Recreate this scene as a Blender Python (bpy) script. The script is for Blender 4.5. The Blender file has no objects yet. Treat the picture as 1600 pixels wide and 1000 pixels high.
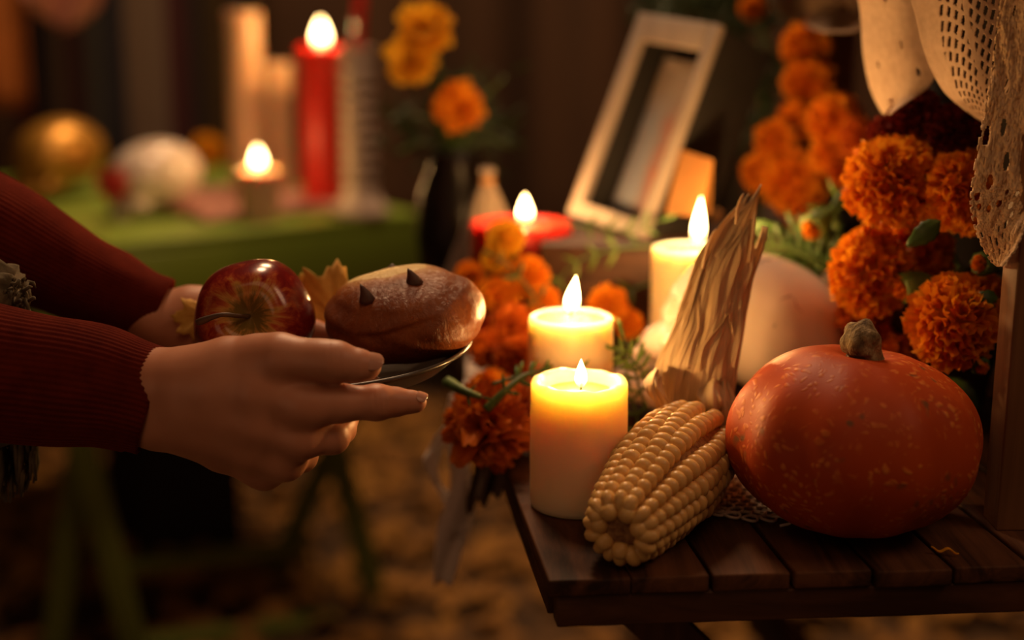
import bpy, bmesh, math, random
import numpy as np
from mathutils import Vector, Matrix, noise

random.seed(7)
rng = np.random.default_rng(7)
PI = math.pi
scene = bpy.context.scene
COL = scene.collection

# ------------------------------------------------------------------ camera
CAM_Z, PITCH, FPX = 1.09, math.radians(13.0), 50.0 / 36.0 * 1600.0
TAB = 0.72                                      # height of both table tops
cam_data = bpy.data.cameras.new('camera')
cam = bpy.data.objects.new('camera', cam_data)
COL.objects.link(cam)
cam.location = (0, 0, CAM_Z)
cam.rotation_euler = (PI / 2 - PITCH, 0, 0)
cam_data.lens = 50
cam_data.sensor_width = 36
cam_data.clip_start = 0.05
cam_data.dof.use_dof = True
cam_data.dof.focus_distance = 0.985
cam_data.dof.aperture_fstop = 1.9
scene.camera = cam

# ------------------------------------------------------------------ world, lamp, added fills, exposure
world = bpy.data.worlds.new('world')
scene.world = world
world.use_nodes = True
wb = world.node_tree.nodes['Background']
wb.inputs['Color'].default_value = (1.0, 0.55, 0.30, 1)
wb.inputs['Strength'].default_value = 0.012


def area(name, loc, target, size, energy, color):
    d = bpy.data.lights.new(name, 'AREA')
    d.shape = 'DISK'
    d.size = size
    d.energy = energy
    d.color = color
    o = bpy.data.objects.new(name, d)
    COL.objects.link(o)
    o.location = loc
    o.rotation_euler = (Vector(target) - Vector(loc)).to_track_quat('-Z', 'Y').to_euler()
    return o


area('ceiling_lamp', (-0.20, 1.95, 2.5), (0.0, 1.05, 0.8), 0.35, 13.0, (1.0, 0.60, 0.34))
area('front_fill', (0.15, -0.45, 2.55), (0.0, 1.1, 0.8), 1.4, 4.0, (1.0, 0.50, 0.24))  # added soft fill from the front, source unseen
area('low_fill', (-1.0, -0.25, 0.95), (0.0, 1.15, 0.70), 0.9, 1.2, (1.0, 0.52, 0.27))  # added weak fill for the hanging strips and table edge, no real lamp
area('side_fill', (1.3, 0.45, 2.3), (-0.40, 2.2, 0.6), 0.7, 5.0, (1.0, 0.55, 0.30))  # added fill to brighten the green table's apron, invented source
area('far_fill', (-0.15, 3.05, 2.75), (-0.20, 3.1, 0.0), 0.5, 33.0, (1.0, 0.60, 0.30))  # added fill that lifts the ground and drape at the back

scene.view_settings.view_transform = 'Standard'
scene.view_settings.look = 'None'
scene.view_settings.gamma = 1
scene.view_settings.use_curve_mapping = False
scene.view_settings.exposure = 0.0
scene.cycles.use_denoising = True
scene.cycles.max_bounces = 8
scene.cycles.transparent_max_bounces = 12
scene.cycles.sample_clamp_indirect = 3.0

FLAME_COLOR = (1.0, 0.52, 0.17)


# ------------------------------------------------------------------ photo geometry
def ray(px, py):
    a, b = (px - 800) / FPX, (500 - py) / FPX
    return Vector((a, math.cos(PITCH) + b * math.sin(PITCH), -math.sin(PITCH) + b * math.cos(PITCH)))


def W(px, py, Y):
    d = ray(px, py)
    return Vector((0, 0, CAM_Z)) + d * (Y / d.y)


def G(px, py, z=TAB):
    d = ray(px, py)
    return Vector((0, 0, CAM_Z)) + d * ((z - CAM_Z) / d.z)


def mpp(P):
    """metres per photo pixel at point P"""
    v = P - Vector((0, 0, CAM_Z))
    return (v.y * math.cos(PITCH) - v.z * math.sin(PITCH)) / FPX


CAMPOS = Vector((0, 0, CAM_Z))

# ------------------------------------------------------------------ materials
_m = {}


def nodes_of(name):
    m = bpy.data.materials.new(name)
    m.use_nodes = True
    nt = m.node_tree
    return m, nt, nt.nodes['Principled BSDF']


def node(nt, typ, **kw):
    n = nt.nodes.new(typ)
    for k, v in kw.items():
        setattr(n, k, v)
    return n


def ramp(nt, fac, stops):
    r = nt.nodes.new('ShaderNodeValToRGB')
    els = r.color_ramp.elements
    while len(els) < len(stops):
        els.new(0.5)
    for e, (p, c) in zip(els, stops):
        e.position = p
        e.color = (*c, 1) if len(c) == 3 else c
    nt.links.new(fac, r.inputs['Fac'])
    return r.outputs['Color']


def coords(nt, scale=(1, 1, 1), kind='Object'):
    tc = nt.nodes.new('ShaderNodeTexCoord')
    mp = nt.nodes.new('ShaderNodeMapping')
    mp.inputs['Scale'].default_value = scale
    nt.links.new(tc.outputs[kind], mp.inputs['Vector'])
    return mp.outputs['Vector']


def noise_tex(nt, vec, scale, detail=4, rough=0.55, dist=0.0):
    n = nt.nodes.new('ShaderNodeTexNoise')
    n.inputs['Scale'].default_value = scale
    n.inputs['Detail'].default_value = detail
    n.inputs['Roughness'].default_value = rough
    n.inputs['Distortion'].default_value = dist
    nt.links.new(vec, n.inputs['Vector'])
    return n.outputs['Fac']


def bump(nt, p, height, strength, dist=0.002):
    b = nt.nodes.new('ShaderNodeBump')
    b.inputs['Strength'].default_value = strength
    b.inputs['Distance'].default_value = dist
    nt.links.new(height, b.inputs['Height'])
    nt.links.new(b.outputs['Normal'], p.inputs['Normal'])
    return b


def mat(name, stops, scale=20, stretch=(1, 1, 1), rough=0.6, bump_s=0.0, bump_scale=None, detail=4, spec=0.5,
        sheen=0.0, sss=0.0, sss_r=(1, .4, .2), sss_scale=0.01, metallic=0.0, coat=0.0, kind='Object', dist=0.0, bdist=0.002):
    if name in _m:
        return _m[name]
    m, nt, p = nodes_of(name)
    if not isinstance(stops[0], tuple) or not isinstance(stops[0][1], tuple):
        stops = [(0.3, tuple(x * .8 for x in stops)), (0.7, tuple(stops))]
    vec = coords(nt, stretch, kind)
    f = noise_tex(nt, vec, scale, detail, dist=dist)
    nt.links.new(ramp(nt, f, stops), p.inputs['Base Color'])
    p.inputs['Roughness'].default_value = rough
    p.inputs['Metallic'].default_value = metallic
    p.inputs['Specular IOR Level'].default_value = spec
    p.inputs['Coat Weight'].default_value = coat
    p.inputs['Coat Roughness'].default_value = 0.15
    p.inputs['Sheen Weight'].default_value = sheen
    if sheen:
        p.inputs['Sheen Tint'].default_value = (*stops[-1][1], 1)
        p.inputs['Sheen Roughness'].default_value = 0.4
    if sss:
        p.inputs['Subsurface Weight'].default_value = sss
        p.inputs['Subsurface Radius'].default_value = sss_r
        p.inputs['Subsurface Scale'].default_value = sss_scale
    if bump_s:
        bf = noise_tex(nt, vec, bump_scale, 5) if bump_scale else f
        bump(nt, p, bf, bump_s, bdist)
    _m[name] = m
    return m


def petal_mat(name, stops, trans=0.45, rough=0.6):
    """petals: each petal has its own tone in the mesh attribute, plus thin-sheet translucency"""
    m, nt, p = nodes_of(name)
    at = node(nt, 'ShaderNodeAttribute', attribute_name='tone')
    c = ramp(nt, at.outputs['Fac'], stops)
    nt.links.new(c, p.inputs['Base Color'])
    p.inputs['Roughness'].default_value = rough
    p.inputs['Specular IOR Level'].default_value = 0.2
    t = nt.nodes.new('ShaderNodeBsdfTranslucent')
    nt.links.new(c, t.inputs['Color'])
    mx = nt.nodes.new('ShaderNodeMixShader')
    mx.inputs['Fac'].default_value = trans
    nt.links.new(p.outputs[0], mx.inputs[1])
    nt.links.new(t.outputs[0], mx.inputs[2])
    nt.links.new(mx.outputs[0], nt.nodes['Material Output'].inputs['Surface'])
    _m[name] = m
    return m


def flame_mat():
    m, nt, p = nodes_of('flame')
    nt.nodes.remove(p)
    tc = nt.nodes.new('ShaderNodeTexCoord')
    sp = nt.nodes.new('ShaderNodeSeparateXYZ')
    nt.links.new(tc.outputs['Generated'], sp.inputs[0])
    col = ramp(nt, sp.outputs['Z'], [(0.0, (.35, .16, .08)), (.18, (.8, .38, .12)), (.35, (1, .66, .26)), (1, (1, .62, .22))])
    st = ramp(nt, sp.outputs['Z'], [(0.0, (.06, .06, .06)), (.2, (.35, .35, .35)), (.4, (1, 1, 1)), (1, (1, 1, 1))])
    mul = node(nt, 'ShaderNodeMath', operation='MULTIPLY')
    mul.inputs[1].default_value = 14.0
    nt.links.new(st, mul.inputs[0])
    em = nt.nodes.new('ShaderNodeEmission')
    nt.links.new(col, em.inputs['Color'])
    nt.links.new(mul.outputs[0], em.inputs['Strength'])
    tr = nt.nodes.new('ShaderNodeBsdfTransparent')
    ad = nt.nodes.new('ShaderNodeAddShader')
    nt.links.new(em.outputs[0], ad.inputs[0])
    nt.links.new(tr.outputs[0], ad.inputs[1])
    nt.links.new(ad.outputs[0], nt.nodes['Material Output'].inputs['Surface'])
    _m['flame'] = m
    return m


FLAME = flame_mat()


def wax(name, color, radius, scale, rough=0.35):
    return mat(name, [(.3, color), (.7, tuple(c * 1.03 for c in color))], scale=14, rough=rough, bump_s=.08, bump_scale=60,
               sss=1.0, sss_r=radius, sss_scale=scale, spec=0.4)


WAX = wax('cream_wax', (.93, .635, .37), (1.0, .71, .40), .056)
WAX_RED = wax('red_wax', (.62, .030, .018), (1.0, .10, .05), .016)
WAX_PINK = wax('beige_wax', (.66, .43, .27), (1.0, .5, .3), .012)
POOL = mat('melted_wax', [(.3, (.95, .55, .12)), (.7, (.98, .62, .16))], rough=0.08, sss=1.0, sss_r=(1, .45, .12), sss_scale=.02)
WICK = mat('burnt_wick', [(.3, (.01, .008, .006)), (.7, (.03, .02, .015))], rough=.9)
OAK = None


def wood(name, dark, light, along='Y', scale=9, rough=.55, bump_s=.35, spec=.4):
    st = {'X': (.08, 1, 1), 'Y': (1, .08, 1), 'Z': (1, 1, .08)}[along]
    m, nt, p = nodes_of(name)
    vec = coords(nt, st)
    f1 = noise_tex(nt, vec, scale * 4, 6, .65, 1.2)
    f2 = noise_tex(nt, coords(nt, (1, 1, 1)), scale, 3)
    a = node(nt, 'ShaderNodeMath', operation='MULTIPLY_ADD')
    a.inputs[1].default_value = .65
    nt.links.new(f1, a.inputs[0])
    b = node(nt, 'ShaderNodeMath', operation='MULTIPLY')
    b.inputs[1].default_value = .35
    nt.links.new(f2, b.inputs[0])
    nt.links.new(b.outputs[0], a.inputs[2])
    nt.links.new(ramp(nt, a.outputs[0], [(.40, dark), (.62, light)]), p.inputs['Base Color'])
    p.inputs['Roughness'].default_value = rough
    p.inputs['Specular IOR Level'].default_value = spec
    bump(nt, p, f1, bump_s, .0015)
    _m[name] = m
    return m


WOOD_DARK = wood('dark_stained_wood', (.022, .008, .003), (.135, .052, .020), rough=.7, spec=.25)
WOOD_DARK_X = wood('dark_stained_rail', (.045, .016, .007), (.12, .048, .02), along='X')
WOOD_DARK_Z = wood('dark_stained_leg', (.06, .022, .010), (.16, .065, .03), along='Z')
PINE = wood('pale_pine', (.17, .075, .028), (.30, .145, .06), along='Z', scale=7, rough=.6)
PINE_X = wood('pale_pine_rail', (.26, .13, .06), (.44, .24, .11), along='Y', scale=7, rough=.6)
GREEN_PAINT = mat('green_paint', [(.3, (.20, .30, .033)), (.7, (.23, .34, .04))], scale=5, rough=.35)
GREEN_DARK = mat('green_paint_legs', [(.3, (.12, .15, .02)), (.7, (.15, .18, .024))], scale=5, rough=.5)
LEAFG = mat('leaf_green', [(.3, (.035, .085, .012)), (.7, (.075, .15, .025))], scale=40, rough=.5, sss=.0)
LEAFDK = mat('leaf_dark_green', [(.3, (.018, .040, .007)), (.7, (.040, .075, .014))], scale=30, rough=.6)
LEAFL = mat('leaf_light_green', [(.3, (.10, .17, .02)), (.7, (.17, .24, .04))], scale=30, rough=.5)
STEMG = mat('stem_green', [(.3, (.05, .10, .015)), (.7, (.09, .15, .03))], scale=60, rough=.55)
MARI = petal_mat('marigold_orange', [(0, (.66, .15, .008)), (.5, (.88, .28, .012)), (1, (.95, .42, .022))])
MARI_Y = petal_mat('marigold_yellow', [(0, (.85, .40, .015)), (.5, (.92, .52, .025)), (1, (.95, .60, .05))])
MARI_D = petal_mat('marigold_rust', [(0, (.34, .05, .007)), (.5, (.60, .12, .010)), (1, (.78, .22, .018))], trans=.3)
COCKS = petal_mat('cockscomb_red', [(0, (.10, .008, .005)), (.6, (.22, .018, .008)), (1, (.36, .04, .012))], trans=.2, rough=.8)


# ------------------------------------------------------------------ object helpers
def origin(o):
    v = Vector((0, 0, 0))
    while o is not None:
        v += o.location
        o = o.parent
    return v


def tag(o, label=None, cat=None, group=None, kind=None):
    for k, v in (('label', label), ('category', cat), ('group', group), ('kind', kind)):
        if v:
            o[k] = v
    return o


def thing(name, loc, label, cat, group=None):
    o = bpy.data.objects.new(name, None)
    o.empty_display_size = .02
    COL.objects.link(o)
    o.location = loc
    return tag(o, label, cat, group)


def mesh_data(name, verts, faces, m, smooth=True, uvs=None, tone=None):
    me = bpy.data.meshes.new(name)
    me.from_pydata([tuple(map(float, v)) for v in verts], [], [tuple(map(int, f)) for f in faces])
    if smooth:
        me.polygons.foreach_set('use_smooth', [True] * len(me.polygons))
    if uvs is not None:
        uvl = me.uv_layers.new(name='UVMap')
        li = np.empty(len(me.loops), dtype=np.int32)
        me.loops.foreach_get('vertex_index', li)
        uvl.data.foreach_set('uv', np.asarray(uvs, dtype=np.float32)[li].ravel())
    if tone is not None:
        at = me.attributes.new('tone', 'FLOAT', 'POINT')
        at.data.foreach_set('value', np.asarray(tone, dtype=np.float32))
    if m:
        me.materials.append(m)
    me.update()
    return me


def link(name, me, parent=None, loc=None):
    o = bpy.data.objects.new(name, me)
    COL.objects.link(o)
    if parent is not None:
        o.parent = parent
    if loc is not None:
        o.location = loc
    return o


def mk(name, vf, m, parent=None, base=None, smooth=True, uvs=None, tone=None):
    """mesh object from world-space verts; origin at the parent's origin, or at base for a top-level mesh"""
    verts, faces = vf[0], vf[1]
    if len(vf) > 2 and uvs is None:
        uvs = vf[2]
    O = origin(parent) if parent is not None else Vector(base if base is not None else (0, 0, 0))
    vv = np.asarray(verts, dtype=float) - np.array(O)
    me = mesh_data(name, vv, faces, m, smooth, uvs, tone)
    return link(name, me, parent, None if parent is not None else O)


def place(name, me, parent, M):
    """share mesh data: world matrix M, parent chain made of pure translations"""
    o = bpy.data.objects.new(name, me)
    COL.objects.link(o)
    if parent is not None:
        o.parent = parent
        M = Matrix.Translation(-origin(parent)) @ M
    o.matrix_local = M
    return o


def solid(o, t, offset=0.0):
    md = o.modifiers.new('thickness', 'SOLIDIFY')
    md.thickness = t
    md.offset = offset
    return o


def subsurf(o, n=1):
    md = o.modifiers.new('smooth', 'SUBSURF')
    md.levels = md.render_levels = n
    return o


def join(*vfs):
    V, F, n = [], [], 0
    for vf in vfs:
        V.extend([tuple(v) for v in vf[0]])
        F.extend([tuple(i + n for i in f) for f in vf[1]])
        n = len(V)
    return V, F


def rot_to(direction, up=(0, 0, 1)):
    """matrix whose local Z is the direction"""
    z = Vector(direction).normalized()
    x = Vector(up).cross(z)
    if x.length < 1e-4:
        x = Vector((1, 0, 0)).cross(z)
    x.normalize()
    y = z.cross(x)
    return Matrix((x, y, z)).transposed().to_4x4()


def lathe(profile, n=48, center=(0, 0, 0), M=None, mod=None):
    """profile: (r, z) list; closed to points where r == 0"""
    V, F = [], []
    rings = []
    for r, z in profile:
        if r <= 1e-7:
            rings.append([len(V)])
            V.append((0, 0, z))
        else:
            ids = []
            for k in range(n):
                a = 2 * PI * k / n
                rr, zz = (r, z) if mod is None else mod(r, z, a)
                ids.append(len(V))
                V.append((rr * math.cos(a), rr * math.sin(a), zz))
            rings.append(ids)
    for A, B in zip(rings, rings[1:]):
        if len(A) == 1 and len(B) == 1:
            continue
        for k in range(n):
            j = (k + 1) % n
            if len(A) == 1:
                F.append((A[0], B[j], B[k]))
            elif len(B) == 1:
                F.append((A[k], A[j], B[0]))
            else:
                F.append((A[k], A[j], B[j], B[k]))
    M = M if M is not None else Matrix.Translation(Vector(center))
    return [tuple(M @ Vector(v)) for v in V], [tuple(reversed(f)) for f in F]


def spline(pts, n):
    """Catmull-Rom through tuples of any length"""
    P = [np.array(p, dtype=float) for p in pts]
    P = [2 * P[0] - P[1]] + P + [2 * P[-1] - P[-2]]
    out = []
    segs = len(P) - 3
    for i in range(n):
        t = i / (n - 1) * segs
        k = min(int(t), segs - 1)
        u = t - k
        a, b, c, d = P[k:k + 4]
        out.append(.5 * ((2 * b) + (c - a) * u + (2 * a - 5 * b + 4 * c - d) * u * u + (3 * b - a - 3 * c + d) * u ** 3))
    return out


def tube(path, radii, n=8, flat=None, ref=(0, 0, 1), mod=None, cap=True):
    """swept tube; flat = second radius list along the binormal"""
    P = [Vector(p[:3]) for p in path]
    if not hasattr(radii, '__len__'):
        radii = [radii] * len(P)
    V, F = [], []
    ref = Vector(ref)
    for i, p in enumerate(P):
        t = (P[min(i + 1, len(P) - 1)] - P[max(i - 1, 0)]).normalized()
        x = (ref - t * ref.dot(t))
        if x.length < 1e-5:
            x = Vector((1, 0, 0)) - t * t.x
        x.normalize()
        y = t.cross(x)
        ra = radii[i]
        rb = flat[i] if flat is not None else ra
        for k in range(n):
            a = 2 * PI * k / n
            s = mod(i / (len(P) - 1), a) if mod else 1.0
            V.append(tuple(p + x * (ra * s * math.cos(a)) + y * (rb * s * math.sin(a))))
    for i in range(len(P) - 1):
        for k in range(n):
            j = (k + 1) % n
            F.append((i * n + k, i * n + j, (i + 1) * n + j, (i + 1) * n + k))
    if cap:
        F.append(tuple(reversed(range(n))))
        F.append(tuple(range((len(P) - 1) * n, len(P) * n)))
    return V, F


def sheet(fn, nu, nv):
    V, F, UV = [], [], []
    for j in range(nv):
        for i in range(nu):
            u, v = i / (nu - 1), j / (nv - 1)
            V.append(tuple(fn(u, v)))
            UV.append((u, v))
    for j in range(nv - 1):
        for i in range(nu - 1):
            a = j * nu + i
            F.append((a, a + 1, a + nu + 1, a + nu))
    return V, F, UV


def box(c, s, M=None, bevel=.002, seg=2, jitter=0):
    bm = bmesh.new()
    bmesh.ops.create_cube(bm, size=1)
    for v in bm.verts:
        v.co = Vector((v.co.x * s[0], v.co.y * s[1], v.co.z * s[2]))
        if jitter:
            v.co += Vector((random.uniform(-1, 1), random.uniform(-1, 1), random.uniform(-1, 1))) * jitter
    if bevel:
        bmesh.ops.bevel(bm, geom=bm.edges[:], offset=bevel, segments=seg, affect='EDGES', profile=.6)
    T = Matrix.Translation(Vector(c)) @ (M if M is not None else Matrix.Identity(4))
    V = [tuple(T @ v.co) for v in bm.verts]
    F = [tuple(v.index for v in f.verts) for f in bm.faces]
    bm.free()
    return V, F


def beam(a, b, w, t, up=(0, 0, 1), bevel=.002):
    """a rectangular bar from a to b, w across and t thick"""
    a, b = Vector(a), Vector(b)
    M = rot_to(b - a, up)
    return box((a + b) / 2, (w, t, (b - a).length), M, bevel)


# implicit surfaces -------------------------------------------------
def smin(a, b, k):
    if k <= 0:
        return np.minimum(a, b)
    h = np.clip(.5 + .5 * (b - a) / k, 0, 1)
    return b * (1 - h) + a * h - k * h * (1 - h)


def smax(a, b, k):
    return -smin(-a, -b, k)


def cone_d(X, a, b, ra, rb):
    a, b = np.array(a, dtype=np.float32), np.array(b, dtype=np.float32)
    ab = b - a
    t = np.clip(((X - a) @ ab) / max(float(ab @ ab), 1e-12), 0, 1)
    return np.linalg.norm(X - a - t[..., None] * ab, axis=-1) - (ra + (rb - ra) * t)


def ell_d(X, c, r, R=None):
    Q = X - np.array(c, dtype=np.float32)
    if R is not None:
        Q = Q @ np.array(R, dtype=np.float32)
    r = np.array(r, dtype=np.float32)
    k0 = np.linalg.norm(Q / r, axis=-1)
    k1 = np.linalg.norm(Q / (r * r), axis=-1)
    return k0 * (k0 - 1) / np.maximum(k1, 1e-9)


def surface(f, lo, hi, h):
    """naive surface nets of f < 0"""
    ax = [np.arange(lo[i], hi[i] + h, h, dtype=np.float32) for i in range(3)]
    X = np.stack(np.meshgrid(*ax, indexing='ij'), -1)
    D = f(X)
    n = D.shape
    c = [D[i:n[0] - 1 + i, j:n[1] - 1 + j, k:n[2] - 1 + k] for i in (0, 1) for j in (0, 1) for k in (0, 1)]
    S = np.stack(c, -1)
    mixed = (S.min(-1) < 0) & (S.max(-1) >= 0)
    idx = -np.ones(mixed.shape, dtype=np.int64)
    cells = np.argwhere(mixed)
    idx[mixed] = np.arange(len(cells))
    s = S[mixed]
    corner = np.array([(i, j, k) for i in (0, 1) for j in (0, 1) for k in (0, 1)], dtype=np.float32)
    acc = np.zeros((len(cells), 3), dtype=np.float32)
    cnt = np.zeros(len(cells), dtype=np.float32)
    for a in range(8):
        for b in range(a + 1, 8):
            if np.abs(corner[a] - corner[b]).sum() != 1:
                continue
            va, vb = s[:, a], s[:, b]
            cr = (va < 0) != (vb < 0)
            t = np.where(cr, va / np.where(cr, va - vb, 1), 0)
            acc += np.where(cr[:, None], corner[a] + t[:, None] * (corner[b] - corner[a]), 0)
            cnt += cr
    V = np.array(lo, dtype=np.float32) + (cells + acc / cnt[:, None]) * h
    F = []
    for d in range(3):
        e, g = (d + 1) % 3, (d + 2) % 3
        sl = [slice(1, -1)] * 3
        A = np.take(D, range(0, n[d] - 1), d)
        B = np.take(D, range(1, n[d]), d)
        for sgn in (0, 1):
            cr = ((A < 0) & (B >= 0)) if sgn == 0 else ((A >= 0) & (B < 0))
            q = np.argwhere(cr)
            q = q[(q[:, e] > 0) & (q[:, g] > 0) & (q[:, e] < n[e] - 1) & (q[:, g] < n[g] - 1)]
            ids = []
            for de, dg in ((-1, -1), (0, -1), (0, 0), (-1, 0)):
                qq = q.copy()
                qq[:, e] += de
                qq[:, g] += dg
                ids.append(idx[qq[:, 0], qq[:, 1], qq[:, 2]])
            quad = np.stack(ids, 1)
            F.append(quad if sgn == 0 else quad[:, ::-1])
    return V, np.concatenate(F)


# ================================================================== SETTING
# ground with fallen leaves
GROUND = mat('ground', [(.3, (.030, .014, .005)), (.5, (.085, .040, .012)), (.72, (.16, .075, .02))], scale=7, rough=.9, bump_s=.5, detail=6)
o = mk('ground', ([(-4, -1.5, 0), (4, -1.5, 0), (4, 3.9, 0), (-4, 3.9, 0)], [(0, 1, 2, 3)]), GROUND)
tag(o, kind='structure')

DRAPE = mat('brown_drape', [(.3, (.045, .020, .009)), (.7, (.085, .038, .016))], scale=6, stretch=(1, 1, .2), rough=.95, bump_s=.2)


def drape_pt(u, v):
    x = -3.6 + 7.2 * u
    y = 3.75 + .05 * math.sin(x * 11 + math.sin(x * 3) * 2) + .03 * math.sin(x * 23)
    return (x, y, -.0 + 2.9 * v)


o = solid(mk('wall_back', sheet(drape_pt, 240, 6), DRAPE), .01)
tag(o, kind='structure')

# leaf litter under the tables: nobody could count it
LITTER = mat('leaf_litter', [(.25, (.10, .040, .008)), (.5, (.30, .13, .02)), (.8, (.48, .24, .035))], scale=4, rough=.8)
V, F = [], []
for i in range(2600):
    x, y = random.uniform(-1.9, 1.3), random.uniform(1.2, 3.65)
    s, a = random.uniform(.025, .05), random.uniform(0, 2 * PI)
    z = .006 + random.random() * .02
    n = len(V)
    tx, ty = random.uniform(-.4, .4), random.uniform(-.4, .4)
    for k, rr in enumerate((1, .55, .95, .5, .8, .5, .95, .55)):
        b = a + k * PI / 4
        dx, dy = s * rr * math.cos(b), s * rr * math.sin(b)
        V.append((x + dx, y + dy, max(.003, z + dx * tx + dy * ty + .2 * s * (k % 2))))
    V.append((x, y, z + .004))
    F += [(n + k, n + (k + 1) % 8, n + 8) for k in range(8)]
o = mk('fallen_leaves', (V, F), LITTER, smooth=False)
tag(o, 'layer of dry yellow and brown leaves lying on the ground under the tables', 'leaves', kind='stuff')

# ================================================================== ALTAR TABLE
cornerL = G(858, 907)                           # near corner of the table top
ANG = math.radians(4.3)
TX = Vector((math.cos(ANG), math.sin(ANG), 0))  # along the front edge
TY = Vector((-math.sin(ANG) - .055, math.cos(ANG), 0)).normalized()
TZ = Vector((0, 0, 1))
TM = Matrix((TX, TY, TZ)).transposed().to_4x4()


def T(a, b, z=0.0):
    return cornerL + TX * a + TY * b + TZ * z


altar = thing('folding_table', (cornerL.x, cornerL.y, 0), 'dark brown slatted folding table that holds the candles, corn and squash', 'table')
PW, PT, DEP = .0495, .012, .98
for i in range(17):
    w = PW + (0.0015 if i else .004)
    x0 = i * (PW + .0045)
    dz = random.uniform(-.0008, .0003)
    c = T(x0 + w / 2, DEP / 2 + random.uniform(-.001, .002), -PT / 2 + dz)
    mk('plank', box(c, (w, DEP, PT), TM, .0016, 2), WOOD_DARK, altar)
WID = 17 * (PW + .0045)
mk('apron', box(T(WID / 2 + .004, .012, -PT - .012), (WID - .004, .016, .022), TM, .0015), WOOD_DARK_X, altar)
mk('apron', box(T(WID / 2, DEP - .02, -PT - .014), (WID - .01, .018, .026), TM, .0015), WOOD_DARK_X, altar)
mk('side_rail', box(T(.012, DEP / 2, -PT - .012), (.018, DEP - .05, .022), TM, .0015), WOOD_DARK, altar)
mk('side_rail', box(T(WID - .014, DEP / 2, -PT - .012), (.018, DEP - .05, .022), TM, .0015), WOOD_DARK, altar)
for b, off in ((.10, 0), (.86, 0)):
    p = [(.03, .70), (.70, .03)]
    for k, (a0, a1) in enumerate(p):
        A, B = T(a0, b + k * .03), T(a1, b + k * .03)
        mk('leg', beam((A.x, A.y, .0), (B.x, B.y, TAB - PT - .004), .036, .02, TY, .002), WOOD_DARK_Z, altar)
mk('stretcher', beam(T(.36, .10, -.36), T(.36, .88, -.36), .02, .02), WOOD_DARK, altar)


# ================================================================== CANDLES
def flame_mesh(base, h, r, lean):
    prof = []
    for i in range(15):
        t = i / 14
        prof.append((r * (math.sin(PI * t ** .62) ** .9) * (1 - .15 * t) + (0 if 0 < i < 14 else 0), h * t))
    prof[0], prof[-1] = (0, 0), (0, h)
    V, F = lathe(prof, 20)
    V = [(base[0] + x + lean[0] * (z / h) ** 1.6, base[1] + y, base[2] + z) for x, y, z in V]
    return V, F


def candle(name, base, R, H, m, label, pool_depth=.008, rim=.008, flame_h=.024, flame_r=.0046, lean=0, wick_off=(0, 0), power=1.0,
           lit=True, wavy=0.0, poolmat=None, tilt=0.0):
    t = thing(name, base, label, 'candle')
    prof = [(0, 0), (R - .003, 0), (R - .0008, .001), (R, .004)]
    for k in range(1, 10):
        prof.append((R * (1 + .004 * math.sin(k * 2.1)), .004 + (H - .008) * k / 9))
    prof += [(R, H - .003), (R - .0012, H - .0007), (R - .003, H), (R - rim + .001, H - .001), (R - rim - .001, H - pool_depth * .6),
             (R - rim - .004, H - pool_depth), (R * .3, H - pool_depth - .0008), (0, H - pool_depth - .001)]

    def mod(r, z, a):
        w = 0
        if z > H - .012:
            w = wavy * (.6 * math.sin(a * 3 + 1) + .5 * math.sin(a * 7) + .4 * math.sin(a * 13 + 2)) * max(0, min(1, (z - H + .012) / .012))
            w += tilt * math.sin(a)
        return r * (1 + .006 * math.sin(a * 2 + z * 40)), z + w
    V, F = lathe(prof, 72, base, mod=mod)
    mk('wax', (V, F), m, t)
    wb = Vector(base) + Vector((wick_off[0], wick_off[1], H - pool_depth))
    if lit:
        pr = R - rim - .002
        mk('melted_pool', lathe([(0, -.002), (pr, -.002), (pr, .0006), (pr * .9, .0012), (0, .0010)], 40, wb - Vector((wick_off[0], wick_off[1], 0))), poolmat or POOL, t)
    mk('wick', tube(spline([wb - Vector((0, 0, .004)), wb + Vector((0, 0, .004)), wb + Vector((lean * .15 + .001, 0, .0085))], 6), [.0009] * 5 + [.0006], 8), WICK, t)
    if lit:
        fb = wb + Vector((0, 0, .004))
        mk('flame', flame_mesh(fb, flame_h, flame_r, (lean, 0)), FLAME, t)
        d = bpy.data.lights.new('candle_light', 'POINT')
        d.energy = power
        d.color = FLAME_COLOR
        d.shadow_soft_size = .005
        l = bpy.data.objects.new('candle_light', d)
        COL.objects.link(l)
        l.parent = t
        l.location = fb + Vector((lean * .4, 0, flame_h * .62)) - Vector(base)
    return t


def zat(py, Y):
    return W(800, py, Y).z


def stand(px, Y, z=TAB):
    """point at height z and depth Y under photo column px (taken near mid height)"""
    return Vector((W(px, 600, Y).x, Y, z))


c1 = G(903, 787)
k1 = mpp(c1)
candle('pillar_candle', c1, .0355, zat(593, c1.y) - TAB, WAX, 'short cream pillar candle at the table corner with a deep melted pool', pool_depth=.009,
       rim=.0085, flame_h=.0215, flame_r=.0046, wick_off=(.001, -.004), power=.42, wavy=.0009)
c2 = stand(891, 1.12)
candle('pillar_candle', c2, .0345, zat(493, 1.12) - TAB, WAX, 'cream pillar candle just behind the corner one, tall flame leaning', pool_depth=.003,
       rim=.004, flame_h=.032, flame_r=.0066, lean=.004, power=1.25)
c3 = stand(1068, 1.28)
candle('pillar_candle', c3, .0325, zat(385, 1.28) - TAB, WAX, 'tallest cream pillar candle standing behind the corn husk', pool_depth=.004, rim=.004,
       flame_h=.046, flame_r=.0066, lean=.002, wick_off=(.009, -.002), power=1.4)
RED_POOL = mat('melted_red_wax', [(.3, (.60, .06, .03)), (.7, (.70, .10, .05))], rough=.08, sss=1.0, sss_r=(1, .2, .1), sss_scale=.02)
c4 = stand(814, 1.45)
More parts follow.
